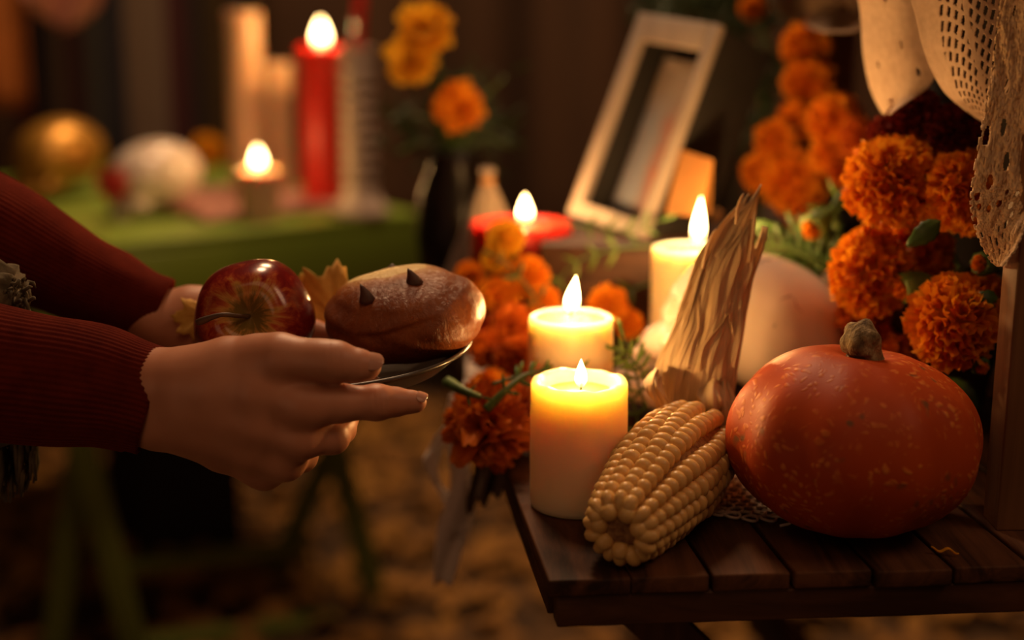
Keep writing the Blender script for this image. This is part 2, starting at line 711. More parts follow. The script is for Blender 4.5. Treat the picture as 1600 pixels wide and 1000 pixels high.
candle('wide_candle', c4, .053, zat(347, 1.45) - TAB, WAX_RED, 'wide dark red candle with a round flame behind the yellow marigold', pool_depth=.005,
       rim=.007, flame_h=.030, flame_r=.0080, power=.75, wick_off=(.004, 0), poolmat=RED_POOL)

# ================================================================== CORN
CORN = mat('corn_kernel', [(.3, (.70, .41, .13)), (.7, (.84, .55, .20))], scale=60, rough=.36, sss=.2, sss_r=(1, .5, .2), sss_scale=.006, spec=.45)
COB = mat('cob_core', [(.3, (.16, .06, .02)), (.7, (.45, .25, .09))], scale=220, rough=.9, bump_s=.8)
HUSK = None


def husk_mat():
    m, nt, p = nodes_of('corn_husk')
    vec = coords(nt, (1, .05, 1), 'UV')
    f = noise_tex(nt, vec, 34, 5, .6, .4)
    g = noise_tex(nt, coords(nt, (1, 1, 1)), 22, 3)
    a = node(nt, 'ShaderNodeMath', operation='MULTIPLY_ADD')
    a.inputs[1].default_value = .55
    nt.links.new(f, a.inputs[0])
    b = node(nt, 'ShaderNodeMath', operation='MULTIPLY')
    b.inputs[1].default_value = .45
    nt.links.new(g, b.inputs[0])
    nt.links.new(b.outputs[0], a.inputs[2])
    c = ramp(nt, a.outputs[0], [(.28, (.68, .44, .21)), (.5, (.84, .62, .34)), (.7, (.93, .76, .48))])
    nt.links.new(c, p.inputs['Base Color'])
    p.inputs['Roughness'].default_value = .55
    bump(nt, p, f, .8, .0015)
    t = nt.nodes.new('ShaderNodeBsdfTranslucent')
    nt.links.new(c, t.inputs['Color'])
    mx = nt.nodes.new('ShaderNodeMixShader')
    mx.inputs['Fac'].default_value = .25
    nt.links.new(p.outputs[0], mx.inputs[1])
    nt.links.new(t.outputs[0], mx.inputs[2])
    nt.links.new(mx.outputs[0], nt.nodes['Material Output'].inputs['Surface'])
    return m


HUSK = husk_mat()
CT, CB = G(966, 832, TAB + .0285), G(1084, 694, TAB + .042)
corn = thing('corn_cob', (CT.x, CT.y, TAB), 'cob of pale large-kernel corn lying on the planks with its dry husk folded up', 'corn')
cax = (CB - CT).normalized()
cM = rot_to(cax, (0, 0, 1))
CLEN = (CB - CT).length


def corn_R(t):
    return .0225 + .0165 * min(1, t / .55) ** .75 - .006 * max(0, (t - .75) / .25) ** 2


def kernel_mesh():
    nu, nv = 12, 8
    V, F = [(0, 0, -1)], []

    def sp(x, e):
        return math.copysign(abs(x) ** e, x)
    for j in range(1, nv):
        ph = -PI / 2 + PI * j / nv
        for i in range(nu):
            th = 2 * PI * i / nu
            V.append((sp(math.cos(ph), .9) * sp(math.cos(th), .85), sp(math.cos(ph), .9) * sp(math.sin(th), .85), sp(math.sin(ph), .9)))
    V.append((0, 0, 1))
    for i in range(nu):
        k = (i + 1) % nu
        F.append((0, 1 + k, 1 + i))
        for j in range(nv - 2):
            a = 1 + j * nu
            F.append((a + i, a + k, a + nu + k, a + nu + i))
        F.append((1 + (nv - 2) * nu + i, 1 + (nv - 2) * nu + k, len(V) - 1))
    return mesh_data('kernel', V, F, CORN)


KM = kernel_mesh()
mk('cob_core', lathe([(0, .004), (.008, .002), (.013, .006), (.018, .014)] + [(corn_R(t) - .0065, CLEN * t) for t in (.12, .3, .5, .7, .9, 1)] + [(0, CLEN * 1.01)], 32,
                     M=Matrix.Translation(CT) @ cM), COB, corn)
NR, NK = 16, 17
for r in range(NR):
    tw = random.uniform(-.08, .08)
    sh = random.uniform(-.25, .25)
    for k in range(NK):
        t = (k + .6 + sh + random.uniform(-.08, .08)) / NK
        if t < .02 or t > 1.0:
            continue
        ang = 2 * PI * r / NR + tw + .22 * t + .10 * math.sin(t * 5 + r * 1.7) * t
        rad = corn_R(t)
        w = 2 * PI * rad / NR * .515
        h = CLEN / NK * .545
        dep = .0072
        rd = Vector((math.cos(ang), math.sin(ang), 0))
        tg = Vector((-math.sin(ang), math.cos(ang), 0))
        lean = .35 if t < .12 else 0
        ax_ = (Vector((0, 0, 1)) + rd * (-lean)).normalized()
        R3 = Matrix((tg, ax_, rd)).transposed().to_4x4()
        s = random.uniform(.93, 1.07)
        rnd = 1.0 if t > .1 else 1.12
        M = Matrix.Translation(CT) @ cM @ Matrix.Translation(rd * (rad - dep * .72) + Vector((0, 0, CLEN * t))) @ R3 @ \
            Matrix.Rotation(random.uniform(-.12, .12), 4, 'Z') @ Matrix.Diagonal((w * s, h * s * rnd, dep * random.uniform(.95, 1.1), 1))
        place('kernel', KM, corn, M)
for k in range(7):
    ang = 2 * PI * (k + .2) / 7
    if k == 4:
        continue
    rd = Vector((math.cos(ang), math.sin(ang), -.25)).normalized()
    M = Matrix.Translation(CT) @ cM @ Matrix.Translation(Vector((rd.x * .0145, rd.y * .0145, .003))) @ rot_to(rd) @ Matrix.Diagonal((.0062, .0062, .0062, 1))
    place('kernel', KM, corn, M)

# husk: strips sweeping up from the butt
hc = spline([(1090, 700, 1.065, 48), (1090, 655, 1.055, 55), (1086, 615, 1.05, 58), (1092, 560, 1.05, 58), (1108, 500, 1.055, 50), (1122, 440, 1.06, 43),
             (1140, 385, 1.065, 41), (1162, 335, 1.07, 31), (1186, 288, 1.075, 16)], 200)


def husk_at(v):
    q = hc[min(199, max(0, int(v * 199)))]
    P = W(q[0], q[1], q[2])
    return P, q[3] * mpp(P)


def husk_strip(a0, a1, v0, v1, layer, seed, flare=0.0):
    def fn(u, v):
        vv = v0 + (v1 - v0) * v
        P, hw = husk_at(vv)
        taper = 1.0 if v < .75 else max(.06, 1 - ((v - .75) / .25) ** 1.3)
        mid = (a0 + a1) / 2
        lat = mid + (u - .5) * (a1 - a0) * taper + .22 * math.sin(vv * 7 + seed) * (1 - abs(mid)) * .5 + flare * max(0, v - .6) ** 1.3
        lat = max(-1.25, min(1.25, lat))
        ang = lat * PI / 2
        rr = hw * (1 + .07 * layer)
        rid = .0007 * math.sin(u * 19 + seed * 3 + 3 * math.sin(vv * 6 + seed)) +   .0036 * noise.noise(Vector((u * 2.2 + seed, vv * 5, seed))) + .00035 * math.sin(u * 60 + seed + 2 * math.sin(vv * 9))
        x = math.sin(ang) * rr + rid * math.sin(ang)
        y = -math.cos(ang) * rr * .60 - rid * 1.4
        return P + Vector((x, y, .006 * noise.noise(Vector((lat * 2, vv * 5, seed)))))
    return sheet(fn, 34, 70)


for i, (a0, a1, v0, v1, ly, fl) in enumerate([(-1.2, 1.2, .02, .80, -2.2, 0), (-1.1, -.25, 0, .70, 0, 0), (-.75, .15, .03, .96, .3, 0), (-.2, .75, .10, .86, .8, .2), (.3, 1.15, .02, .72, .2, 0),
                                              (.45, 1.1, .2, .84, 1.2, .5), (-.95, -.5, .30, .79, 1.0, -1.6), (-.35, .45, .36, 1.0, 1.2, 0), (.0, .6, .05, .55, 1.6, .3), (-.8, -.2, .12, .62, 1.6, .2)]):
    o = solid(mk('husk_leaf', husk_strip(a0, a1, v0, v1, ly, i * 1.7), HUSK, corn), .0005)
# the bulge of husk folded at the butt
for i, (px0, py0, px1, py1, w) in enumerate([(1118, 700, 1132, 600, 24), (1100, 660, 1128, 590, 26), (1030, 640, 1030, 575, 16)]):
    def fn(u, v, px0=px0, py0=py0, px1=px1, py1=py1, w=w, i=i):
        bow = math.sin(PI * v)
        P = W(px0 + (px1 - px0) * v + (u - .5) * 2 * w * (.5 + .5 * bow) + 10 * math.sin(v * 4 + i), py0 + (py1 - py0) * v, 1.035 - .018 * bow)
        return P + Vector((0, -.012 * math.sin(PI * u) + .0015 * math.sin(u * 25 + i), .003 * math.sin(u * 9 + v * 5)))
    solid(mk('husk_leaf', sheet(fn, 26, 26), HUSK, corn), .0005)
mk('husk_strand', tube(spline([W(1098, 420, 1.05), W(1106, 385, 1.05), W(1119, 357, 1.05)], 10), [.0012] * 9 + [.0004], 6), HUSK, corn)
mk('husk_strand', tube(spline([W(1150, 350, 1.05), W(1153, 322, 1.05), W(1162, 302, 1.05)], 10), [.0010] * 9 + [.0003], 6), HUSK, corn)
mk('husk_strand', tube(spline([W(1170, 410, 1.05), W(1176, 370, 1.05), W(1180, 335, 1.05)], 10), [.0013] * 9 + [.0004], 6), HUSK, corn)


# ================================================================== SQUASH
def squash_mat():
    m, nt, p = nodes_of('squash_skin')
    vec = coords(nt, (1, 1, 1))
    f = noise_tex(nt, vec, 9, 4)
    base = ramp(nt, f, [(.3, (.38, .046, .006)), (.6, (.50, .072, .008)), (.8, (.56, .11, .014))])
    v = node(nt, 'ShaderNodeTexVoronoi', feature='F1')
    v.inputs['Scale'].default_value = 150
    wv = node(nt, 'ShaderNodeVectorMath', operation='ADD')
    nz = nt.nodes.new('ShaderNodeTexNoise')
    nz.inputs['Scale'].default_value = 40
    nt.links.new(vec, nz.inputs['Vector'])
    sc = node(nt, 'ShaderNodeVectorMath', operation='SCALE')
    sc.inputs['Scale'].default_value = .03
    nt.links.new(nz.outputs['Color'], sc.inputs[0])
    nt.links.new(vec, wv.inputs[0])
    nt.links.new(sc.outputs[0], wv.inputs[1])
    nt.links.new(wv.outputs[0], v.inputs['Vector'])
    spots = ramp(nt, v.outputs['Distance'], [(.18, (1, 1, 1)), (.42, (0, 0, 0))])
    where = ramp(nt, noise_tex(nt, vec, 22, 4), [(.38, (0, 0, 0)), (.62, (.9, .9, .9))])
    mu = node(nt, 'ShaderNodeMath', operation='MULTIPLY')
    nt.links.new(spots, mu.inputs[0])
    nt.links.new(where, mu.inputs[1])
    mx = node(nt, 'ShaderNodeMix', data_type='RGBA')
    nt.links.new(mu.outputs[0], mx.inputs['Factor'])
    nt.links.new(base, mx.inputs['A'])
    mx.inputs['B'].default_value = (.70, .22, .04, 1)
    # corky dark scars
    v2 = node(nt, 'ShaderNodeTexVoronoi', feature='F1')
    v2.inputs['Scale'].default_value = 62
    nt.links.new(wv.outputs[0], v2.inputs['Vector'])
    s2 = ramp(nt, v2.outputs['Distance'], [(.12, (.8, .8, .8)), (.26, (0, 0, 0))])
    w2 = ramp(nt, noise_tex(nt, vec, 20, 2), [(.50, (0, 0, 0)), (.60, (1, 1, 1))])
    m2 = node(nt, 'ShaderNodeMath', operation='MULTIPLY')
    nt.links.new(s2, m2.inputs[0])
    nt.links.new(w2, m2.inputs[1])
    mx2 = node(nt, 'ShaderNodeMix', data_type='RGBA')
    nt.links.new(m2.outputs[0], mx2.inputs['Factor'])
    nt.links.new(mx.outputs['Result'], mx2.inputs['A'])
    mx2.inputs['B'].default_value = (.12, .075, .03, 1)
    nt.links.new(mx2.outputs['Result'], p.inputs['Base Color'])
    p.inputs['Roughness'].default_value = .5
    p.inputs['Specular IOR Level'].default_value = .22
    p.inputs['Subsurface Weight'].default_value = .12
    p.inputs['Subsurface Radius'].default_value = (1, .3, .1)
    p.inputs['Subsurface Scale'].default_value = .006
    bump(nt, p, mu.outputs[0], .25, .0015)
    return m


SQ = Vector((W(1333, 690, .952).x, .952, TAB))
squash = thing('squash', SQ, 'round red-orange squash with a stubby corky stem and pale specks', 'squash')
A_, C_ = .0865, .0655
prof = []
for i in range(41):
    t = PI * i / 40
    r = A_ * math.sin(t) ** .93 if 0 < i < 40 else 0
    z = -C_ * math.cos(t)
    d = r / A_
    if i > 20:
        z -= .010 * math.exp(-(d / .22) ** 2)
    else:
        z += .008 * math.exp(-(d / .25) ** 2)
    prof.append((r, z + C_ - .0005))


def sq_mod(r, z, a):
    q = r / A_
    s = 1 + .024 * math.cos(a * 10 + .4) * q ** .5 + .010 * math.sin(a * 2 + 1) + .006 * math.sin(a * 3)
    s += .006 * noise.noise(Vector((math.cos(a) * 3, math.sin(a) * 3, z * 30)))
    return r * s, z + .003 * math.cos(a + 2.6) * (z / (2 * C_))


mk('rind', lathe(prof, 120, SQ, mod=sq_mod), squash_mat(), squash)
STEM = mat('squash_stem', [(.32, (.06, .035, .015)), (.5, (.22, .15, .065)), (.68, (.40, .30, .15))], scale=150, stretch=(1, 1, .5), rough=.85, bump_s=1.0, bdist=.004)
st0 = SQ + Vector((.004, 0, 2 * C_ - .013))
sp_ = spline([st0, st0 + Vector((0, 0, .010)), st0 + Vector((-.003, -.003, .018)), st0 + Vector((-.010, -.008, .026))], 16)
mk('stem', tube(sp_, [.0165, .0145, .013, .0120, .0115, .0113, .0114, .0116, .0119, .0122, .0126, .013, .0132, .0128, .0112, .006], 30, ref=(1, 0, 0),
                mod=lambda t, a: 1 + .13 * math.cos(a * 5 + t * 3) + .16 * noise.noise(Vector((math.cos(a) * 2, math.sin(a) * 2, t * 4)))), STEM, squash)


# ================================================================== SKULLS
def skull_parts(h=.0022):
    """skull in local metres, face towards -X, crown +Z, about 0.16 long"""
    def cran(X):
        d = ell_d(X, (.012, 0, .020), (.078, .060, .056))
        d = smin(d, ell_d(X, (-.030, 0, .010), (.040, .050, .044)), .02)
        d = smin(d, ell_d(X, (-.058, 0, .006), (.014, .040, .010)), .012)           # brow
        for s in (-1, 1):
            d = smin(d, ell_d(X, (-.046, s * .038, -.026), (.022, .012, .011)), .010)  # cheekbones
        d = smin(d, ell_d(X, (-.058, 0, -.040), (.020, .026, .022)), .012)           # upper jaw
        d = smin(d, cone_d(X, (-.064, 0, -.002), (-.071, 0, -.014), .006, .004), .008)  # nasal bone
        for s in (-1, 1):
            d = smax(d, -ell_d(X, (-.068, s * .022, -.008), (.022, .0155, .0145)), .004)
            d = smax(d, -ell_d(X, (-.030, s * .062, -.018), (.022, .022, .016)), .006)  # temple hollow
        d = smax(d, -ell_d(X, (-.080, 0, -.024), (.014, .008, .011)), .003)
        d = smax(d, X[..., 2] * -1 - .052, .006)
        return d

    def jaw(X):
        d = None
        pts = [(-.072, 0, -.082), (-.066, .020, -.080), (-.045, .034, -.074), (-.018, .042, -.066), (-.010, .044, -.040)]
        for s in (-1, 1):
            for a, b, ra, rb in zip(pts, pts[1:], (.011, .010, .009, .009), (.010, .009, .009, .007)):
                q = cone_d(X, (a[0], a[1] * s, a[2]), (b[0], b[1] * s, b[2]), ra, rb)
                d = q if d is None else smin(d, q, .006)
        return d
    A = surface(cran, (-.10, -.075, -.07), (.10, .075, .09), h)
    B = surface(jaw, (-.10, -.065, -.10), (.02, .065, -.025), h)
    teeth = []
    for row, z0 in ((0, -.058), (1, -.068)):
        for k in range(10):
            a = (k - 4.5) / 4.5 * 1.05
            teeth.append(Matrix.Translation(Vector((-.050 - .026 * math.cos(a), .027 * math.sin(a), z0))) @ Matrix.Rotation(a * -1, 4, 'Z') @ Matrix.Diagonal((.0035, .0030, .0062, 1)))
    return A, B, teeth


SK_A, SK_B, SK_T = skull_parts()


def bone_mat(name, c0, c1, rough=.3, cracks=True):
    m, nt, p = nodes_of(name)
    vec = coords(nt)
    base = ramp(nt, noise_tex(nt, vec, 18, 4), [(.3, c0), (.7, c1)])
    if cracks:
        wn = noise_tex(nt, vec, 26, 3)
        v = node(nt, 'ShaderNodeTexNoise')
        v.inputs['Scale'].default_value = 15
        v.inputs['Detail'].default_value = 6
        nt.links.new(vec, v.inputs['Vector'])
        line = ramp(nt, v.outputs['Fac'], [(.493, (0, 0, 0)), (.499, (1, 1, 1)), (.502, (1, 1, 1)), (.508, (0, 0, 0))])
        where = ramp(nt, wn, [(.53, (0, 0, 0)), (.58, (1, 1, 1))])
        mu = node(nt, 'ShaderNodeMath', operation='MULTIPLY')
        nt.links.new(line, mu.inputs[0])
        nt.links.new(where, mu.inputs[1])
        mx = node(nt, 'ShaderNodeMix', data_type='RGBA')
        nt.links.new(mu.outputs[0], mx.inputs['Factor'])
        nt.links.new(base, mx.inputs['A'])
        mx.inputs['B'].default_value = (.10, .06, .04, 1)
        base = mx.outputs['Result']
    nt.links.new(base, p.inputs['Base Color'])
    p.inputs['Roughness'].default_value = rough
    p.inputs['Subsurface Weight'].default_value = .1
    p.inputs['Subsurface Scale'].default_value = .006
    return m


BONE = bone_mat('ivory_ceramic', (.82, .66, .54), (.90, .74, .62), .22)
me_c = mesh_data('cranium', SK_A[0], SK_A[1], BONE)
me_j = mesh_data('jaw', SK_B[0], SK_B[1], BONE)
me_t = mesh_data('tooth', *(box((0, 0, 0), (2, 2, 2), None, .5, 2)), BONE)


def skull(loc, yaw, pitch, s, label, m=None, roll=0, jaw=True):
    base = Vector(loc)
    t = thing('skull', base, label, 'skull')
    M = Matrix.Translation(base) @ Matrix.Rotation(yaw, 4, 'Z') @ Matrix.Rotation(pitch, 4, 'Y') @ Matrix.Rotation(roll, 4, 'X') @ Matrix.Scale(s, 4)
    for nm, me in (('cranium', me_c), ('jaw', me_j))[:2 if jaw else 1]:
        o = place(nm, me, t, M)
        if m:
            o.material_slots[0].link = 'OBJECT'
            o.material_slots[0].material = m
    for k in SK_T[:None if jaw else 10]:
        o = place('tooth', me_t, t, M @ k)
        if m:
            o.material_slots[0].link = 'OBJECT'
            o.material_slots[0].material = m
    return t


P = W(1164, 528, 1.205)
skull(P - Vector((0, 0, .0)), math.radians(-6), math.radians(27), 1.02, 'large ivory ceramic skull in profile between the corn husk and the squash')
# low wooden block that carries it, hidden behind corn and squash
blk = mk('wooden_block', box((P.x + .01, 1.215, (TAB + P.z - .062) / 2), (.10, .09, max(.006, P.z - .062 - TAB)), None, .003), WOOD_DARK_X, base=(P.x, 1.215, TAB))
tag(blk, 'low dark wooden block under the ivory skull, behind the squash', 'block')


# ================================================================== MARIGOLDS
def petal_cloud(n, kind):
    V, F, Tn = [], [], []
    ga = PI * (3 - math.sqrt(5))
    for i in range(n):
        t = (i + .5) / n
        pol = math.acos(1 - t * (1 - math.cos(math.radians(122))))
        az = i * ga
        d = Vector((math.sin(pol) * math.cos(az), math.sin(pol) * math.sin(az), math.cos(pol)))
        d = (d + Vector((random.gauss(0, .10), random.gauss(0, .10), random.gauss(0, .10)))).normalized()
        e1 = d.orthogonal().normalized()
        e2 = d.cross(e1)
        rot = random.uniform(0, 2 * PI)
        w = e1 * math.cos(rot) + e2 * math.sin(rot)
        b = d.cross(w)
        R = random.uniform(.84, 1.06) * (1 + .10 * noise.noise(d * 2.2))
        width = random.uniform(.10, .17)
        curl = random.uniform(-.12, .22)
        n0 = len(V)
        tone = min(1, max(0, random.gauss(.55, .22)))
        for r in range(4):
            q = r / 3
            rad = .42 + (R - .42) * q
            for c in range(5):
                u = (c - 2) / 2
                ww = width * (.35 + .75 * q)
                ruf = .035 * math.sin(u * 5 + i) * q
                p = d * (rad - .06 * abs(u) * q + ruf) + w * (u * ww) + b * (curl * q * q + .09 * u * u * q + .04 * math.sin(u * 7 + i * 2) * q)
                V.append(p)
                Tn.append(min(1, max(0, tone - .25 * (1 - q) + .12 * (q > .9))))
        for r in range(3):
            for c in range(4):
                a = n0 + r * 5 + c
                F.append((a, a + 1, a + 6, a + 5))
    return V, F, Tn


BLOOM = {}
for nm, m in (('orange', MARI), ('yellow', MARI_Y), ('rust', MARI_D), ('red', COCKS)):
    BLOOM[nm] = []
    for v in range(2):
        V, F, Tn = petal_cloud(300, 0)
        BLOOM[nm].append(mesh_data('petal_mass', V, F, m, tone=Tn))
CORE = {}
for nm, m in (('orange', MARI), ('yellow', MARI_Y), ('rust', MARI_D), ('red', COCKS)):
    V, F = lathe([(0, -.35), (.35, -.3), (.55, -.05), (.58, .2), (.4, .5), (0, .6)], 16)
    CORE[nm] = mesh_data('bloom_core', V, F, m, tone=[.3] * len(V))
V, F = lathe([(.10, -1.15), (.13, -1.05), (.30, -.85), (.42, -.55), (.46, -.30), (.40, -.25), (0, -.3)], 20, mod=lambda r, z, a: (r * (1 + .06 * math.cos(a * 10)), z))
CALYX = mesh_data('calyx', V, F, LEAFG)


def marigold(px, py, Y, rpx, axis, color, label, stem_to=None, group=None, flat=1.0, cat='flower', name='marigold', calyx=True, wide=1.0):
    P = W(px, py, Y)
    r = rpx * mpp(P)
    ax = Vector(axis).normalized()
    t = thing(name, P, label, cat, group)
    M = Matrix.Translation(P) @ rot_to(ax) @ Matrix.Rotation(random.uniform(0, 6), 4, 'Z') @ Matrix.Diagonal((r * wide, r, r * flat, 1))
    o = place('petal_mass', random.choice(BLOOM[color]), t, M)
    o['kind'] = 'stuff'
    place('bloom_core', CORE[color], t, M)
    if calyx:
        place('calyx', CALYX, t, M)
    if stem_to is not None:
        S = P - ax * r * 1.05
        E = Vector(stem_to)
        mid = (S + E) / 2 - ax * .02 + Vector((0, 0, .01))
        mk('stem', tube(spline([S, S - ax * .02, mid, E], 12), .0022, 8), STEMG, t)
    return t


# flower pot behind the squash that the big bunch grows from
POT = mat('dark_clay', [(.3, (.030, .014, .008)), (.7, (.055, .026, .013))], scale=20, rough=.8)
potc = Vector((W(1425, 600, 1.22).x, 1.22, TAB))
pot = mk('flower_pot', lathe([(0, 0), (.055, 0), (.062, .02), (.078, .10), (.083, .115), (.083, .125), (.074, .125), (.068, .11), (0, .10)], 40, potc), POT, base=potc)
tag(pot, 'dark clay flower pot behind the squash, hidden by marigolds', 'pot')


def potmouth():
    return potc + Vector((random.uniform(-.05, .05), random.uniform(-.05, .05), .11))


for args in [
    (1390, 285, 1.12, 66, (-.55, -.75, .35), 'orange', 'big bright orange marigold pompon in the middle of the mass beside the lace'),
    (1440, 255, 1.15, 52, (-.2, -.9, .5), 'orange', 'orange marigold tucked above the brightest pompon under the dark red cockscomb'),
    (1505, 300, 1.09, 60, (-.2, -.95, .1), 'orange', 'orange marigold half behind the long lace point'),
    (1362, 425, 1.12, 62, (-.7, -.7, .05), 'orange', 'bright orange marigold below the big pompon, above the ivory skull'),
    (1425, 400, 1.15, 58, (-.3, -.9, -.1), 'orange', 'shaded orange marigold with a dark leaf in front of it'),
    (1490, 503, 1.04, 66, (-.25, -.95, .12), 'orange', 'fluffy deep orange marigold next to the wooden post just above the squash'),
    (1532, 470, 1.10, 42, (.1, -.9, .35), 'orange', 'small orange marigold peeping over the fluffy one by the post'),
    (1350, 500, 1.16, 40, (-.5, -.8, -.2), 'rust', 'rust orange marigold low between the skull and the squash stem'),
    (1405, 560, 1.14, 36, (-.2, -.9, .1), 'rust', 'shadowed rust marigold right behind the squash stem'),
]:
    a_ = list(args)
    a_[3] *= 1.14
    marigold(*a_, stem_to=potmouth())
for px, py, rr, Y, lb in [(1430, 178, 44, 1.16, 'dark red cockscomb touching the tip of the hanging lace fold'), (1500, 205, 48, 1.13, 'dark red velvety cockscomb by the edge of the long lace point'),
                          (1390, 210, 34, 1.17, 'small dark red cockscomb at the side of the brightest marigold')]:
    marigold(px, py, Y, rr, (-.3, -.6, .7), 'red', lb, stem_to=potmouth(), name='cockscomb', flat=.7, calyx=False, wide=1.15)

# buds with green calyxes
for px, py, Y, ln, dirv, lb in [(1420, 448, 1.09, 42, (-1, -.3, -.22), 'closed marigold bud in a fat green calyx over the skull side of the mass'),
                                (1538, 412, 1.05, 34, (-.8, -.5, .1), 'green marigold bud just below the tip of the lace'),
                                (1275, 352, 1.24, 40, (-.6, -.6, -.4), 'half open orange bud with a light green calyx above the ivory skull'),
                                (1530, 570, 1.03, 26, (.2, -.9, -.3), 'small green bud beside the wooden post below the fluffy marigold')]:
    P = W(px, py, Y)
    r = ln * mpp(P)
    d = Vector(dirv).normalized()
    t = thing('flower_bud', P, lb, 'bud')
    M = Matrix.Translation(P) @ rot_to(d)
    mk('calyx', lathe([(.0, -1.2 * r), (.12 * r, -1.2 * r), (.16 * r, -1.0 * r), (.42 * r, -.6 * r), (.55 * r, -.1 * r), (.56 * r, .3 * r), (.46 * r, .34 * r), (0, .2 * r)], 24, M=M,
                      mod=lambda rr, z, a: (rr * (1 + .07 * math.cos(a * 8)), z)), LEAFL if ln > 36 else LEAFG, t)
    me = random.choice(BLOOM['orange'])
    o = place('petal_mass', me, t, M @ Matrix.Translation(Vector((0, 0, .1 * r))) @ Matrix.Diagonal((.48 * r, .48 * r, .62 * r, 1)))
    o['kind'] = 'stuff'
    E = potmouth()
    S = P - d * r * 1.15
    mk('stem', tube(spline([S, S - d * .03, (S + E) / 2 + Vector((.02, .02, 0)), E], 12), .0026, 8), STEMG, t)


# a few single leaves in the mass
def leaf(name, base, tip, w, m, label, bend=.2, parent=None, up=(0, -1, .3)):
    base, tip = Vector(base), Vector(tip)
    ax = tip - base
    side = ax.cross(Vector(up)).normalized()
    nrm = side.cross(ax).normalized()

    def fn(u, v):
        ww = w * math.sin(PI * min(1, v * .97 + .02)) ** .8 * (1 + .08 * math.sin(v * 30))
        return base + ax * v + side * (ww * (u - .5)) + nrm * (ax.length * bend * math.sin(PI * v) - w * .25 * abs(u - .5))
    o = solid(mk(name, sheet(fn, 7, 16), m, parent, base=None if parent else base), .0006)
    if label:
        tag(o, label, 'leaf')
    return o


leaf('marigold_leaf', W(1470, 345, 1.05), W(1418, 384, 1.04), .016, LEAFG, 'narrow dark green leaf lying across the shaded orange marigold')
leaf('marigold_leaf', W(1562, 468, 1.03), W(1515, 470, 1.02), .014, LEAFG, 'dark green leaf over the small marigold by the post')
leaf('marigold_leaf', W(1320, 470, 1.22), W(1350, 540, 1.2), .03, LEAFG, 'broad dark leaf between the ivory skull and the marigold mass')
leaf('marigold_leaf', W(1470, 590, 1.10), W(1530, 640, 1.08), .02, LEAFG, 'dark leaf hanging behind the squash near the post')

# the blurred column of blooms further back, beneath the lace
backpot = Vector((W(1290, 480, 1.58).x, 1.58, TAB))
bp = mk('flower_pot', lathe([(0, 0), (.05, 0), (.06, .03), (.072, .12), (.076, .13), (.066, .13), (.06, .11), (0, .10)], 32, backpot), POT, base=backpot)
tag(bp, 'dark flower pot far back on the table behind the ivory skull', 'pot')
for px, py, rr, Y, ax, c, lb in [
    (1258, 72, 40, 1.56, (-.4, -.8, .5), 'orange', 'topmost blurred orange marigold of the rear column below the far lace'),
    (1262, 128, 42, 1.54, (-.2, -.9, .1), 'orange', 'second blurred orange marigold from the top of the rear column'),
    (1248, 190, 36, 1.52, (-.5, -.8, .2), 'orange', 'blurred orange marigold midway down the rear column'),
    (1212, 218, 34, 1.50, (-.8, -.5, .4), 'orange', 'blurred orange marigold with a raised petal on the outer side of the rear column'),
    (1305, 188, 44, 1.42, (-.5, -.8, .4), 'orange', 'blurred orange marigold nearest the hanging lace fold'),
    (1298, 240, 34, 1.42, (.1, -.9, -.2), 'orange', 'blurred orange marigold under the one nearest the hanging lace fold'),
    (1240, 285, 52, 1.48, (-.4, -.9, .1), 'orange', 'widest blurred orange marigold at the foot of the rear column'),
    (1188, 270, 32, 1.52, (-.9, -.4, .1), 'orange', 'blurred orange marigold lowest on the outer side of the rear column'),
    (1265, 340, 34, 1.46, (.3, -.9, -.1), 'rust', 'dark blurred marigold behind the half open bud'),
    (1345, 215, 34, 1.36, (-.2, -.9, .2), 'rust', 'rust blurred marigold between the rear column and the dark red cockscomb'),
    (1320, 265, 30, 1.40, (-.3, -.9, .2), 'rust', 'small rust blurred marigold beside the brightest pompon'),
    (1176, 12, 22, 1.70, (-.3, -.8, .5), 'orange', 'tiny orange marigold at the upper corner of the picture frame'),
]:
    st = backpot + Vector((random.uniform(-.05, .05), random.uniform(-.04, .04), .11))
    marigold(px, py, Y, rr, ax, c, lb, stem_to=st)


# foliage ------------------------------------------------------------
def leaflet_mesh(m):
    V, F, UV = sheet(lambda u, v: ((u - .5) * .18 * math.sin(PI * min(1, v * .96 + .03)) ** .9 * (1 + .15 * math.sin(v * 40)), -.07 * abs(u - .5), v), 5, 10)
    V = [(x, y + .12 * math.sin(PI * z), z) for x, y, z in V]
    return mesh_data('leaflet', V, F, m, uvs=UV)


LFT_L, LFT_D = leaflet_mesh(LEAFL), leaflet_mesh(LEAFG)


def sprig(pts, label, n=6, size=.022, light=False, rad=.0012):
    path = [W(*p) for p in pts]
    t = thing('marigold_sprig', path[0], label, 'sprig')
    sp = [Vector(p) for p in spline(path, 24)]
    mk('stem', tube(sp, [rad * (1.2 - .7 * i / 23) for i in range(24)], 6), STEMG, t)
    for k in range(n):
        i = int(5 + (k + .5) / n * 17)
        d = (sp[min(23, i + 1)] - sp[i - 1]).normalized()
        view = (CAMPOS - sp[i]).normalized()
        sd = d.cross(view).normalized()
        for s in (-1, 1):
            dr = (d * .65 + sd * s * .8 + view * random.uniform(-.35, .25)).normalized()
            M = Matrix.Translation(sp[i]) @ rot_to(dr, view) @ Matrix.Scale(size * random.uniform(.75, 1.1) * (1 - .25 * k / n), 4)
            place('leaflet', LFT_L if light else LFT_D, t, M)
    d = (sp[-1] - sp[-3]).normalized()
    place('leaflet', LFT_L if light else LFT_D, t, Matrix.Translation(sp[-1]) @ rot_to(d, (CAMPOS - sp[-1]).normalized()) @ Matrix.Scale(size, 4))
    return t


